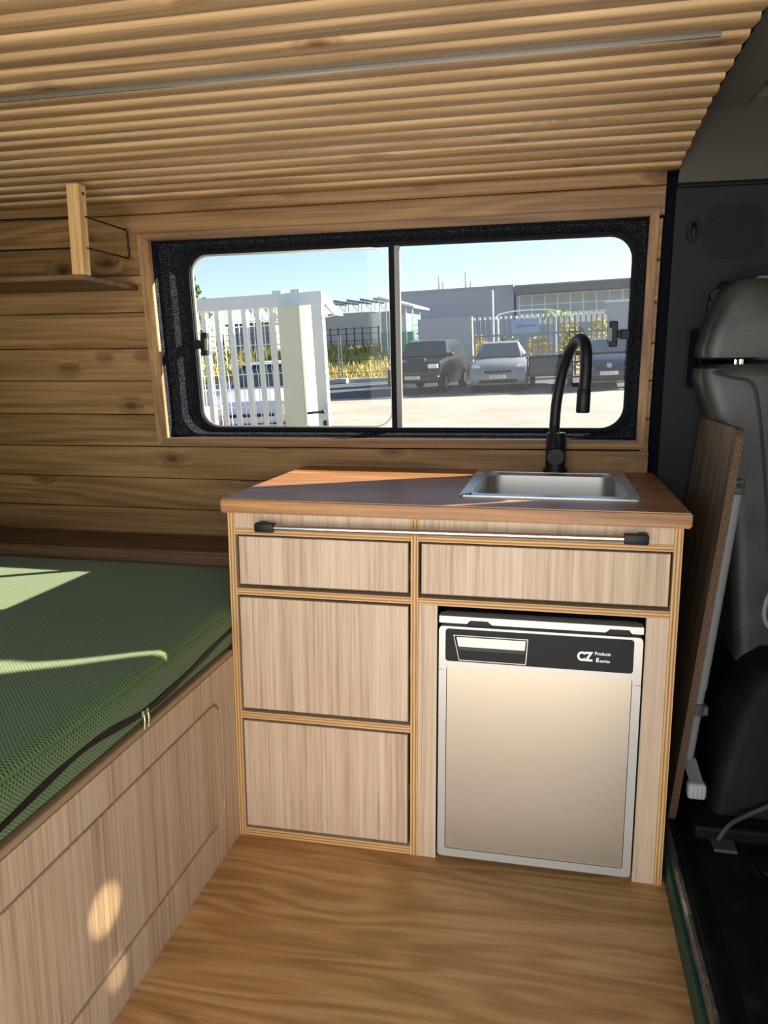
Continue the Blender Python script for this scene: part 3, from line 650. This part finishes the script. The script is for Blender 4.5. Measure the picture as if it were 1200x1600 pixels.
obj('seat_seam', tube(smooth([SX(q) for q in [(1.150, .288, 1.198), (1.19, .282, 1.185), (1.24, .281, 1.17), (1.262, .281, 1.10), (1.285, .281, .95), (1.31, .285, .75)]], 5), .004, 6), 'vinyl', seat)
bs = []
for z, xa, xb, ya, yb, r in ((.0855, 1.20, 1.9, .20, .58, .03), (.16, 1.205, 1.9, .21, .58, .04), (.26, 1.225, 1.9, .235, .58, .05), (.36, 1.25, 1.92, .26, .60, .06), (.44, 1.30, 1.92, .28, .60, .06), (.47, 1.34, 1.90, .31, .59, .05)):
    bs.append([(x, yv, z) for x, yv in rrect(xa, xb, ya, yb, r, 4)])
bm = bmesh.new(); bm_loft(bm, bs); obj('seat_base', bm, 'mat', seat, smoothf=True)
obj('release_lever', tube(smooth([(1.322, .275, .665), (1.307, .262, .64), (1.304, .262, .60), (1.318, .265, .570), (1.34, .275, .565)], 4), .006, 8), 'grey_tube', seat, label='pale grey curved release lever')
# folding table leaning on the seat
tb = thing('folding_table', 'old wooden table top leaning upright between cabinet and cab seat', 'table', (1.11, .4, .06))
def T(u, v, d): return (1.086 + d + .090 * v / .935, u, .0865 + v - .05 * d)
to = rrect(.132, .60, 0, .985, .030, 5)
o = obj('table_top', plate(to, [], T, .0, .018), ['table', 'chip'], tb)
for p in o.data.polygons:
    if abs(p.normal.x) < .6: p.material_index = 1
lg = lambda v, dy=0, dx=0: Vector(T(.190, v - .015, .034)) + Vector((dx, dy, 0))
obj('leg', tube([lg(.355), lg(.845)], .0155, 16), 'grey_tube', tb, smoothf=True, label='grey telescopic folded table leg')
obj('leg_lower', tube([lg(.168), lg(.36)], .0135, 16), 'grey_tube', tb, smoothf=True)
a = lg(.30); bm = bmesh.new(); bm_tube(bm, [lg(.288), lg(.318)], .0195, 16); bm_box(bm, a.x + .006, a.x + .026, a.y - .012, a.y + .008, a.z - .012, a.z + .012, bev=.003); obj('clamp', bm, 'grey_dark', tb)
a = lg(.862); bm = bmesh.new(); bm_box(bm, a.x - .017, a.x + .017, a.y - .013, a.y + .013, a.z - .02, a.z + .020, bev=.009, seg=3); hb = obj('hinge_bracket', bm, 'grey_dark', tb, smoothf=True)
obj('bolt', tube([(a.x + .003, a.y - .0135, a.z + .004), (a.x + .003, a.y - .0155, a.z + .004)], .007, 12), 'black', hb)
a = lg(.17); bm = bmesh.new(); bm_hex(bm, [(a.x - .017, a.y - .012, a.z + .005), (a.x + .017, a.y - .012, a.z + .003), (a.x + .036, a.y - .03, a.z - .055), (a.x + .002, a.y - .03, a.z - .05), (a.x - .017, a.y + .012, a.z + .005), (a.x + .017, a.y + .012, a.z + .003), (a.x + .036, a.y + .0, a.z - .055), (a.x + .002, a.y + .0, a.z - .05)])
obj('leg_bracket', bm, 'grey_dark', tb)
bm = bmesh.new(); bm_box(bm, a.x - .003, a.x + .042, a.y - .046, a.y - .012, a.z - .092, a.z - .050, bev=.009, seg=3)
ft = obj('foot', bm, 'foot', tb, smoothf=True)
for dx in (.010, .020, .030): obj('foot_rib', box(a.x + dx - .0008, a.x + dx + .0008, a.y - .0468, a.y - .044, a.z - .085, a.z - .057), 'grey_tube', ft)

# ------------------------------------------------------------------ outside: the yard slopes a little against the van
ex = Vector((1, 0, .04)).normalized(); ey = Vector((0, 1, .044)); ey = (ey - ex * ey.dot(ex)).normalized(); ez = ex.cross(ey)
ME = Matrix.Translation((.77, -1.79, -.55)) @ Matrix((ex, ey, ez)).transposed().to_4x4()
def ext(name, label, cat, X, Y, rz=0.0, group=None): return thing(name, label, cat, group=group, matrix=ME @ Matrix.Translation((X, Y, 0)) @ Matrix.Rotation(rz, 4, 'Z'))
def extobj(name, bm, mat, label=None, cat=None, kind=None, X=0, Y=0):
    o = obj(name, bm, mat, None, kind=kind, center=False); o.matrix_world = ME @ Matrix.Translation((X, Y, 0))
    return tag(o, label, cat)
def slab(x0, x1, y0, y1, z): return box(x0, x1, y0, y1, z - .05, z)
extobj('ground', slab(-160, 160, -60, 160, -.03), 'concrete', kind='structure')
extobj('ground_parking', slab(-30, 30, 24.6, 35.4, -.006), 'asphalt_shade', kind='structure')  # asphalt toned dark to carry the shadow band around the parked cars
# far left dry bank
bm = bmesh.new(); pf = [(35.3, .0), (36.5, .22), (39, .8), (42, 1.42), (46, 1.5), (60, 1.5)]
bm_loft(bm, [[(x, yv, z + .05 * math.sin(x * 1.7 + yv)) for yv, z in pf] + [(x, 60, -.5), (x, 35.2, -.5)] for x in [-40 + i * 1.2 for i in range(29)]])
extobj('ground_bank', bm, 'soil', kind='structure')
def tufts(n, x0, x1, fn, h0, h1, wd):
    bm = bmesh.new()
    for i in range(n):
        x = random.uniform(x0, x1); yv, z = fn(random.random()); h = random.uniform(h0, h1); a = random.uniform(0, 6.28); l = random.uniform(-.5, .5) * h
        d = Vector((math.cos(a), math.sin(a), 0)) * wd; p = Vector((x, yv, z))
        v = [bm.verts.new(p - d), bm.verts.new(p + d), bm.verts.new(p + Vector((l, l * .4, h)))]; bm.faces.new(v)
    return bm
def bank(t):
    yv = 35.6 + 6.6 * t; return yv, (.22 * (yv - 35.3) / 1.2 if yv < 36.5 else .22 + (yv - 36.5) * .232) - .04
tag(extobj('dry_grass', tufts(7000, -22, -6.2, bank, .15, .42, .035), ['grass'], kind='stuff'), 'dry yellow grass on the bank beyond the yard', 'grass')
tag(extobj('green_grass', tufts(2200, -22, -6.2, lambda t: bank(.45 + .55 * t), .2, .45, .03), ['leafg'], kind='stuff'), 'green grass growing high on the dry bank', 'grass')
# kerb
extobj('trim_3', box(-24, -5.9, 35.05, 35.35, -.01, .16), 'concrete_wall', kind='structure')

# white gate close to the window, with its mesh leaf
g = ext('yard_gate', 'tall white steel gate with bars and wire mesh outside the left pane', 'gate', -2.2, 5.0)
def gp(name, x0, x1, z0, z1, y0=-.03, y1=.03, m='white', lab=None): return obj(name, box(x0 + 2.2, x1 + 2.2, y0, y1, z0, z1), m, g, label=lab)
gp('top_rail', -3.2, -1.33, 1.995, 2.075, -.035, .035); gp('bottom_rail', -3.2, -1.33, .06, .14)
gp('stile', -1.405, -1.335, .06, 1.995); gp('post', -1.60, -1.475, .0, 1.995, -.10, .29, 'cream', 'broad cream gate post with a sunlit side'); gp('stile', -3.2, -3.12, .06, 1.995)
gp('post_rib', -1.475, -1.462, .0, 1.995, -.095, -.08, 'cream')
b0 = None
for i in range(15):
    x = -1.68 - i * .0925
    if i == 0: b0 = gp('bar', x - .015, x + .015, .14, 1.995, .004, .030)
    else: copy_part(b0, ORG[b0] + Vector((-i * .0925, 0, 0)), g)
def wire(z0, z1, folds):
    pts = [(0, .06, .14)]
    for f in folds: pts += [(0, .06, f - .035), (0, .04, f), (0, .06, f + .035)]
    pts.append((0, .06, 1.99)); return pts
b0 = None
for i in range(44):
    x = -1.615 - i * .0345 + 2.2
    if b0 is None: b0 = obj('wire', tube([Vector(p) + Vector((x, 0, 0)) for p in wire(0, 0, (.62, 1.62))], .0028, 5), 'white', g)
    else: copy_part(b0, ORG[b0] + Vector((-i * .0345, 0, 0)), g)
for z in (.3, .5, .585, .655, .8, .95, 1.1, 1.25, 1.37, 1.49, 1.585, 1.655, 1.77, 1.89): gp('cross_wire', -3.12, -1.6, z - .003, z + .003, .056, .062)
k = Vector((-1.372 + 2.2, -.035, 1.335)); bm = bmesh.new(); bm_tube(bm, [k + Vector((.012, 0, 0)), k + Vector((.012, -.045, 0))], .012, 10); bm_tube(bm, [k + Vector((.012, -.04, 0)), k + Vector((-.03, -.045, -.002)), k + Vector((-.085, -.04, -.006))], .009, 8); obj('handle', bm, 'fence_dark', g)
bm = bmesh.new(); bm_box(bm, k.x + .0, k.x + .024, -.042, -.03, k.z - .125, k.z - .06, bev=.008); obj('lock_plate', bm, 'fence_dark', g)
for x in (-1.62, -1.5): gp('hinge_cap', x - .03, x + .03, 2.075, 2.095)

# cars
def car(name, label, X, Y, rz, L, wdt, hgt, paint, style, plate_text=None, group=None):
    c = ext(name, label, 'car', X, Y, rz, group); hw = wdt / 2; gl = .19
    if style == 'old': P = [(0, .30, .92), (-.04, .48, .97), (.0, .62, .96), (.06, .80, .90), (.5, .93, .88), (1.02, .985, .88), (1.02, .99, .88), (1.62, hgt - .04, .72), (2.2, hgt, .70), (3.0, hgt - .03, .70), (L - .25, 1.0, .86), (L, .75, .92), (L, .35, .92)]
    elif style == 'suv': P = [(0, .36, .93), (-.03, .60, .97), (.02, .82, .95), (.10, 1.00, .93), (.7, 1.08, .92), (1.25, 1.12, .92), (1.25, 1.13, .90), (1.75, hgt - .05, .76), (2.3, hgt, .75), (L - .3, hgt - .05, .74), (L - .1, 1.1, .86), (L, .8, .93), (L, .4, .93)]
    else: P = [(.05, .22, .90), (-.02, .42, .98), (.03, .60, .97), (.14, .74, .92), (.55, .90, .88), (1.05, 1.0, .86), (1.05, 1.005, .85), (1.85, hgt - .05, .66), (2.5, hgt, .65), (L - .9, hgt - .06, .64), (L - .2, 1.0, .82), (L, .75, .93), (L, .35, .93)]
    bm = bmesh.new(); rows = []
    for yv, z, k in P: rows.append([Vector((hw * k * t, yv + (0.06 if abs(t) == 1 and yv < .6 else 0), z + (.022 * (1 - t * t) if z > .6 else 0))) for t in (-1, -.6, 0, .6, 1)])
    R = [[bm.verts.new(p) for p in r] for r in rows]
    for a, b in zip(R, R[1:]):
        for i in range(4): bm.faces.new([a[i], a[i + 1], b[i + 1], b[i]])
    for s in (0, 4):
        sg = -1 if s == 0 else 1; prev = None
        for a in R:
            p = a[s].co; zb = min(p.z, .92); belt = bm.verts.new((sg * hw * (1.0 if p.y > .3 else .985), p.y, zb - (.001 if zb == p.z else 0))); sill = bm.verts.new((sg * hw * .95, p.y, .24))
            if prev:
                for q in ((prev[0], a[s], belt, prev[1]), (prev[1], belt, sill, prev[2])):
                    try: bm.faces.new(q)
                    except ValueError: pass
            prev = (a[s], belt, sill)
    obj('body', bm, paint, c, smoothf=True)
    a, b = rows[6], rows[7]
    lift = lambda p, q: p + Vector((0, -.012, .018)) + (q - p) * .0
    ws = [a[0].lerp(b[0], .06) * 1.0, a[4].lerp(b[4], .06), a[4].lerp(b[4], .94), a[0].lerp(b[0], .94)]
    ws = [Vector((p.x * .93, p.y, p.z)) for p in ws]; bm = bmesh.new(); bm_hex(bm, [p + Vector((0, -.03, .035)) for p in ws] + [p + Vector((0, .03, -.02)) for p in ws]); obj('windscreen', bm, 'windscreen', c)
    rr = rows[-4]
    for sg in (-1, 1):
        bm = bmesh.new(); e = 4 if sg > 0 else 0; q = [rows[6][e] + Vector((0, .14, .01)), rows[7][e] + Vector((0, .06, -.05)), rr[e] + Vector((0, -.1, -.05)), rr[e] + Vector((0, .35, -rr[e].z + .98))]
        xo = lambda p: Vector((sg * (abs(p.x) + .012 + max(0, (hgt - .1 - p.z)) * .03), p.y, p.z)); q = [xo(p) for p in q]
        q[0].x = sg * hw * .93; q[3].x = sg * hw * .93; bm_hex(bm, q + [p - Vector((sg * .03, 0, 0)) for p in q]); obj('side_window', bm, 'windscreen', c)
        z = {'old': 1.0, 'suv': 1.13}.get(style, 1.0); bm = bmesh.new(); bm_box(bm, *sorted((sg * (hw * .90), sg * (hw + .16))), 1.22, 1.30, z, z + .13, bev=.03); obj('mirror', bm, paint, c)
        for wy in (.78, L - .75): bm = bmesh.new(); bm_tube(bm, [(sg * (hw - .2), wy, .31), (sg * (hw + .005), wy, .31)], .31, 20); wh = obj('wheel', bm, 'tyre', c); bm = bmesh.new(); bm_tube(bm, [(sg * (hw - .0), wy, .31), (sg * (hw + .012), wy, .31)], .19, 16); obj('hub_cap', bm, 'alu', wh)
        if style == 'old':
            bm = bmesh.new(); bm_tube(bm, [(sg * .60, .06, .68), (sg * .60, -.06, .68), (sg * .60, -.075, .68)], [.115, .115, .09], 20); obj('headlight', bm, 'lens', c)
            bm = bmesh.new(); bm_tube(bm, [(sg * .52, .0, .49), (sg * .52, -.075, .49)], .052, 14); obj('indicator', bm, 'orange', c)
        elif style == 'suv': bm = bmesh.new(); bm_box(bm, *sorted((sg * .50, sg * .83)), -.012, .2, .80, .94, bev=.02); obj('headlight', bm, 'lens', c)
        else:
            bm = bmesh.new(); bm_hex(bm, [(sg * .44, .02, .60), (sg * .80, .10, .60), (sg * .83, .32, .86), (sg * .62, .24, .84), (sg * .44, .12, .58), (sg * .76, .25, .58), (sg * .80, .42, .80), (sg * .60, .36, .80)]); obj('headlight', bm, 'lens', c)
    if style == 'old':
        obj('bumper', box(-hw * .95, hw * .95, -.12, -.02, .33, .43, bev=.03), 'tyre', c); obj('grille', box(-.40, .40, -.062, -.03, .55, .60), 'tyre', c)
        obj('sun_visor_strip', box(-hw * .66, hw * .66, 1.50, 1.56, hgt - .13, hgt - .05), 'tyre', c)
    elif style == 'suv':
        obj('grille', box(-.48, .48, -.045, .02, .72, .88, bev=.02), 'tyre', c); obj('bumper', box(-hw * .98, hw * .98, -.10, .1, .36, .58, bev=.05), paint, c); obj('bonnet_scoop', box(-.30, .30, .36, .55, 1.06, 1.125, bev=.02), 'tyre', c)
    else:
        obj('grille', box(-.42, .42, -.03, .06, .60, .66, bev=.012), 'tyre', c); obj('lower_grille', box(-.60, .60, -.035, .06, .28, .38, bev=.02), 'tyre', c)
    if plate_text:
        z = .52 if style == 'suv' else .47; yv = -.115 if style == 'suv' else -.04
        p = obj('number_plate', box(-.26, .26, yv - .012, yv, z - .055, z + .055, bev=.004), 'plate', c)
        lettering('plate_text', plate_text, .10, 'platei', p, lambda u, v, d: (-.225 + u, yv - .0135, z - .036 + v))
    return c
car('car', 'pale old car with round headlights behind the white gate', -5.2, 13.5, .12, 3.6, 1.55, 1.46, 'car_white', 'old')
car('car', 'dark off-road car parked behind the window mullion', -4.42, 26.0, -.12, 4.3, 1.80, 1.70, 'car_black', 'suv', '51-42-PG')
car('car', 'silver grey estate car parked before the concrete wall', -1.64, 25.5, .01, 4.5, 1.74, 1.52, 'car_grey', 'new', '58-EZ-76')
vw = car('car', 'dark blue hatchback with round badge, right of the tap hose', 1.70, 25.0, -.05, 4.1, 1.72, 1.46, 'car_blue', 'new', '45-DF-32')
bm = tube([(.0, -.02, .70), (.0, -.05, .70)], .085, 20); bd = obj('badge', bm, 'badge', vw, label='round blue and white badge')
bm = bmesh.new()
for q in ([(-.05, .745), (-.02, .65), (0, .70), (.02, .65), (.05, .745)],): bm_tube(bm, [(x, -.053, z) for x, z in q], .008, 5)
obj('badge_sign', bm, 'cap', bd)
bm = tube([(-.09, -.04, .63), (.09, -.04, .63)], .014, 8)
tr = ext('low_trailer', 'low dark flat-topped trailer standing right of the silver grey car', 'trailer', -.02, 27.0)
obj('body', box(-.72, .72, 0, 2.6, .34, .98, bev=.05), 'car_blue', tr); obj('cover', box(-.70, .70, -.02, 2.6, .97, 1.03, bev=.02), 'car_black', tr)
for z in (.40, .48, .55): obj('rib', box(-.70, .70, -.03, .01, z - .012, z + .012), 'car_grey', tr)
for sg in (-1, 1): obj('wheel', tube([(sg * .52, .5, .25), (sg * .70, .5, .25)], .25, 18), 'tyre', tr)
# grey concrete wall stub, palisade fence with sign
cw = extobj('trim_4', box(-5.35, -3.14, 33.0, 33.4, 0, 2.53), 'concrete_wall', kind='structure')
fe = ext('palisade_fence', 'galvanised palisade fence with white tipped pales behind the parked cars', 'fence', -3.1, 33.1)
p0 = t0 = None
for i in range(25):
    x = .05 + i * .2085
    if p0 is None:
        p0 = obj('pale', box(x - .032, x + .032, 0, .03, .02, 2.42), 'galv', fe); t0 = obj('pale_tip', box(x - .045, x + .045, -.01, .035, 2.36, 2.47, bev=.01), 'cap', p0)
    else:
        q = copy_part(p0, ORG[p0] + Vector((i * .2085, 0, 0)), fe); tt = t0.copy(); COL.objects.link(tt); tt.parent = q
for z in (.55, 1.72): obj('fence_rail', box(0, 5.15, .03, .07, z - .04, z + .04), 'galv', fe)
sg_ = ext('fence_sign', 'pale blue sign board with a diamond mark hung on the palisade fence', 'sign', -1.02, 33.06)
obj('board', box(-.54, .54, -.02, 0, 1.77, 2.32), 'office', sg_)
for a, b in (((-.34, 2.05), (-.26, 2.12)), ((-.26, 2.12), (-.18, 2.05)), ((-.18, 2.05), (-.26, 1.98)), ((-.26, 1.98), (-.34, 2.05)), ((-.17, 2.12), (-.10, 2.05)), ((-.17, 1.98), (-.10, 2.05))):
    obj('emblem', tube([(a[0], -.025, a[1]), (b[0], -.025, b[1])], .012, 6), 'roof_dark', sg_)
obj('emblem', box(-.06, .40, -.026, -.02, 2.035, 2.065), 'roof_dark', sg_)
ep = ext('gate_pier', 'square grey pier at the right end of the palisade fence', 'pier', 2.5, 33.0); obj('pier', box(-.35, .55, 0, .5, 0, 2.75), 'concrete_wall', ep); obj('pier_cap', box(-.42, .62, -.07, .57, 2.75, 2.85), 'white_wall', ep)

# plants beyond the fence
def blob(X, Y, rx, ry, h, n, size, z0=0.0):
    bm = bmesh.new()
    for i in range(n):
        a = random.uniform(0, 6.28); t = random.random() ** .5; zz = random.random(); k = math.sqrt(max(.05, 1 - (zz * 1.6 - .7) ** 2))
        p = Vector((math.cos(a) * rx * t * k, math.sin(a) * ry * t * k, z0 + zz * h)); u = Vector((random.uniform(-1, 1), random.uniform(-1, 1), random.uniform(-1, 1))).normalized(); v = u.orthogonal().normalized() * size * .5; u *= size
        bm.faces.new([bm.verts.new(p - u), bm.verts.new(p + v), bm.verts.new(p + u), bm.verts.new(p - v)])
    return bm
for i, (X, hh, m, lb) in enumerate(((-3.4, 1.75, 'hedge', 'dry yellow shrub behind the left end of the palisade fence'), (-2.0, 1.7, 'leafg', 'green shrub between two yellow shrubs behind the palisade fence'), (-.6, 1.55, 'hedge', 'low yellow shrub behind the fence under its sign board'), (.8, 2.1, 'hedge', 'tall yellow shrub right of the fence sign board'), (2.2, 2.2, 'hedge', 'tallest yellow shrub at the right end of the palisade fence'))):
    t = ext('shrub', lb, 'shrub', X, 38.0 + (i % 2) * .4); obj('foliage', blob(0, 0, .70, .5, hh, 800, .10), m, t); obj('stem', tube([(0, 0, 0), (.03, 0, hh * .5)], .05, 6), 'trunk', t)
def palm(X, Y, h, r, label):
    t = ext('palm_tree', label, 'palm', X, Y); obj('trunk', tube([(0, 0, 0), (.05, 0, h * .6), (0, 0, h)], [.14, .11, .1], 8), 'trunk', t)
    for i in range(16):
        a = i * 2.4; l = r * random.uniform(.8, 1.1); up = .25 + .75 * ((i * 7) % 16) / 16; bm = bmesh.new(); pts = []
        for s in range(7):
            q = s / 6; pts.append(Vector((math.cos(a) * l * q, math.sin(a) * l * q, h + l * (up * q - (.55 + .4 * up) * q * q))))
        side = Vector((-math.sin(a), math.cos(a), 0))
        for s in range(6):
            for sg in (-1, 1):
                p, q = pts[s], pts[s + 1]; m = p.lerp(q, .8) + side * sg * .26 * l * (1 - abs(s - 2.5) / 5) + Vector((0, 0, -.12 * l)); bm.faces.new([bm.verts.new(p), bm.verts.new(q), bm.verts.new(m)])
        obj('frond', bm, 'palm', t)
palm(.25, 48, 2.75, 1.0, 'small palm in front of the office glazing, above the tap hose'); palm(4.3, 45, 2.6, 1.5, 'larger palm at the right edge of the window')
palm(-6.1, 41, 1.9, .9, 'low palm peeping over the concrete wall')
t = ext('tree', 'feathery green tree rising behind the left end of the white gate', 'tree', -21.0, 45); obj('trunk', tube([(0, 0, 1.2), (.1, 0, 3.5), (.0, 0, 5.6)], [.2, .14, .05], 8), 'trunk', t)
bm = bmesh.new()
for z, r_ in ((3.0, 1.3), (3.7, 1.35), (4.4, 1.1), (5.1, .8), (5.8, .5)): join(bm, blob(0, 0, r_, r_, .9, 260, .2, z - .3))
obj('foliage', bm, 'leafg', t)
# lamp post, boom barrier
t = ext('lamp_post', 'slim pale lamp post standing before the grey hall', 'lamp', -2.54, 36.6); obj('pole', tube([(0, 0, 0), (0, 0, 3.7)], .035, 8), 'cap', t)
t = ext('barrier_arch', 'thin white arched barrier pole behind the fence sign', 'barrier', -1.1, 37.0); obj('arch', tube(smooth([(-1.25, 0, 2.35), (-1.25, 0, 2.62), (-.5, 0, 2.75), (.5, 0, 2.76), (1.3, 0, 2.66), (1.3, 0, 2.3)], 4), .035, 6), 'cap', t)
for x in (-1.25, 1.3): obj('post', tube([(x, 0, 0), (x, 0, 2.45)], .04, 6), 'cap', t)
# buildings
b = ext('warehouse', 'long windowless grey-blue warehouse in the distance', 'building', -7.2, 60); obj('wall', box(-4.4, 4.48, 0, 20, 0, 5.15), 'bluegrey', b); obj('parapet', box(-4.45, 4.5, -.06, 20, 5.10, 5.24), 'bluegrey', b)
for x, hh in ((-1.05, 1.0), (-.75, .6), (.95, 1.2), (1.3, .55)): obj('chimney', box(x - .07, x + .07, 1, 1.15, 5.2, 5.2 + hh), 'white_wall', b)
b = ext('office_building', 'office block with dark flat roof and wide glazing, behind the palisade fence', 'building', 2.6, 60)
obj('wall', box(-5.15, 7, .3, 16, 0, 4.5), 'office', b); obj('roof_slab', box(-5.22, 7.5, -1.2, 16, 4.62, 5.02), 'roof_dark', b); obj('soffit', box(-5.2, 7.5, -1.15, .3, 4.50, 4.62), 'roof_dark', b); obj('roof_parapet', box(-5.22, 7.5, -1.0, 16, 5.02, 5.12), 'bluegrey', b)
f = obj('glazing_frame', box(-4.95, 6.8, .2, .32, 3.05, 4.45), 'white_wall', b); p0 = None
for i in range(13):
    for z0, z1 in ((3.12, 3.70), (3.76, 4.38)):
        x = -4.88 + i * .90; obj('pane', box(x, x + .82, .17, .25, z0, z1), 'pane', f)
obj('sill_band', box(-5.15, 7, .1, .32, 2.35, 3.0), 'white_wall', b)
for x0, x1 in ((-4.9, -3.1), (-2.2, -1.0), (-.6, 2.2), (3.2, 4.6)): obj('window', box(x0, x1, .2, .33, .7, 2.25), 'pane', b)
b = ext('solar_shed', 'low flat shed with pale right side under sawtooth solar panels', 'building', -14.5, 60); obj('wall', box(-3.5, 1.2, 0, 6, 1.2, 3.95), 'concrete_wall', b, label='front wall coloured grey for its shade'); obj('end_wall', box(1.2, 2.55, .05, 6, 1.2, 3.85), 'white_wall', b, label='end wall coloured white for sunlight')  # grey front and white end put shade and sunlight into the wall colours
for i in range(6):
    x = -3.6 + i * 1.02; bm = bmesh.new(); bm_hex(bm, [(x, -.5, 4.95), (x + .95, -.5, 4.72), (x + .95, -.5, 4.58), (x, -.5, 4.80), (x, 4, 5.0), (x + .95, 4, 4.76), (x + .95, 4, 4.62), (x, 4, 4.86)]); sp = obj('solar_panel', bm, 'solar', b)
    bm = bmesh.new()
    for q in ((x + .05, 3.95, x + .1, 4.9), (x + .1, 4.9, x + .8, 4.0), (x + .8, 4.0, x + .9, 4.7)): bm_tube(bm, [(q[0], -.3, q[1]), (q[2], -.3, q[3])], .035, 5)
    obj('truss', bm, 'cap', sp)
b = ext('grey_shed', 'low grey shed seen through the bars of the white gate', 'building', -16.4, 43.5); obj('wall', box(-1.6, 1.15, 0, 4, .8, 3.02), 'bluegrey', b); obj('roof', box(-1.7, 1.25, -.1, 4.1, 3.02, 3.12), 'roof_dark', b); obj('door_post', box(1.0, 1.15, -.1, .05, .8, 2.95), 'white_wall', b)
b = ext('solar_rack', 'white solar panel rack standing on the shed behind the gate', 'rack', -16.2, 48.0)
for i in range(6):
    x = -2.6 + i * 1.0; bm = bmesh.new()
    bm_hex(bm, [(x, 0, 4.6), (x + .9, 0, 3.5), (x + .9, 0, 3.44), (x, 0, 4.52), (x, 2, 4.6), (x + .9, 2, 3.5), (x + .9, 2, 3.44), (x, 2, 4.52)]); obj('panel', bm, 'white', b)
    obj('strut', tube([(x, .2, 2.0), (x + .05, .2, 4.5)], .04, 5), 'white', b); obj('strut', tube([(x + .05, .2, 3.3), (x + .9, .2, 3.45)], .03, 5), 'white', b)
b = ext('glass_pavilion', 'glass sided pavilion with white roof edge beside the mullion', 'building', -7.7, 40); obj('core', box(-.7, .55, .3, 5, 0, 3.2), 'pane', b); bm = bmesh.new()
bm_hex(bm, [(-.75, -.1, 3.95), (1.05, -.1, 3.38), (1.05, -.1, 3.28), (-.75, -.1, 3.83), (-.75, 5, 3.95), (1.05, 5, 3.38), (1.05, 5, 3.28), (-.75, 5, 3.83)]); obj('roof', bm, 'white_wall', b)
for i in range(6): x = -.7 + i * .33; obj('mullion', tube([(x, 0, 0), (x, 0, 3.95 - (x + 1.4) * .31)], .03, 6), 'white', b)
obj('dado', box(-.7, 1.0, -.02, .25, 1.5, 2.15), plain('teal_panel', (62, 122, 110), .5), b, label='teal panel at the foot of the glass')
fe2 = ext('mesh_fence', 'dark mesh fence on top of the dry grass bank', 'fence', -20.0, 42.2); p0 = None
for i in range(33):
    x = i * .44
    if p0 is None: p0 = obj('post', box(x - .03, x + .03, 0, .05, 1.35, 2.55), 'fence_dark', fe2)
    else: copy_part(p0, ORG[p0] + Vector((x, 0, 0)), fe2)
for z in (1.5, 1.85, 2.2, 2.48): obj('fence_rail', box(0, 14.1, .01, .03, z - .014, z + .014), 'fence_dark', fe2)
bm = bmesh.new(); obj('wall_base', box(0, 14.1, -.1, .15, 1.2, 1.42), 'white_wall', fe2)
pt = ext('field_post', 'thin grey lattice post in a concrete block beside the dry grass', 'post', -9.15, 34.6)
for x in (-.09, .09): obj('upright', tube([(x, 0, .1), (x * .5, 0, 2.1)], .025, 6), 'galv', pt)
for i in range(7): obj('brace', tube([(-.085 + i * .005, 0, .3 + i * .26), (.085 - i * .005, 0, .43 + i * .26)], .014, 5), 'galv', pt)
obj('block', box(-.28, .28, -.22, .22, 0, .22, bev=.03), 'concrete_wall', pt)
for z in (.45, 1.0): obj('wire', tube([(-4, 0, z), (3.0, 0, z)], .012, 5), 'fence_dark', pt)
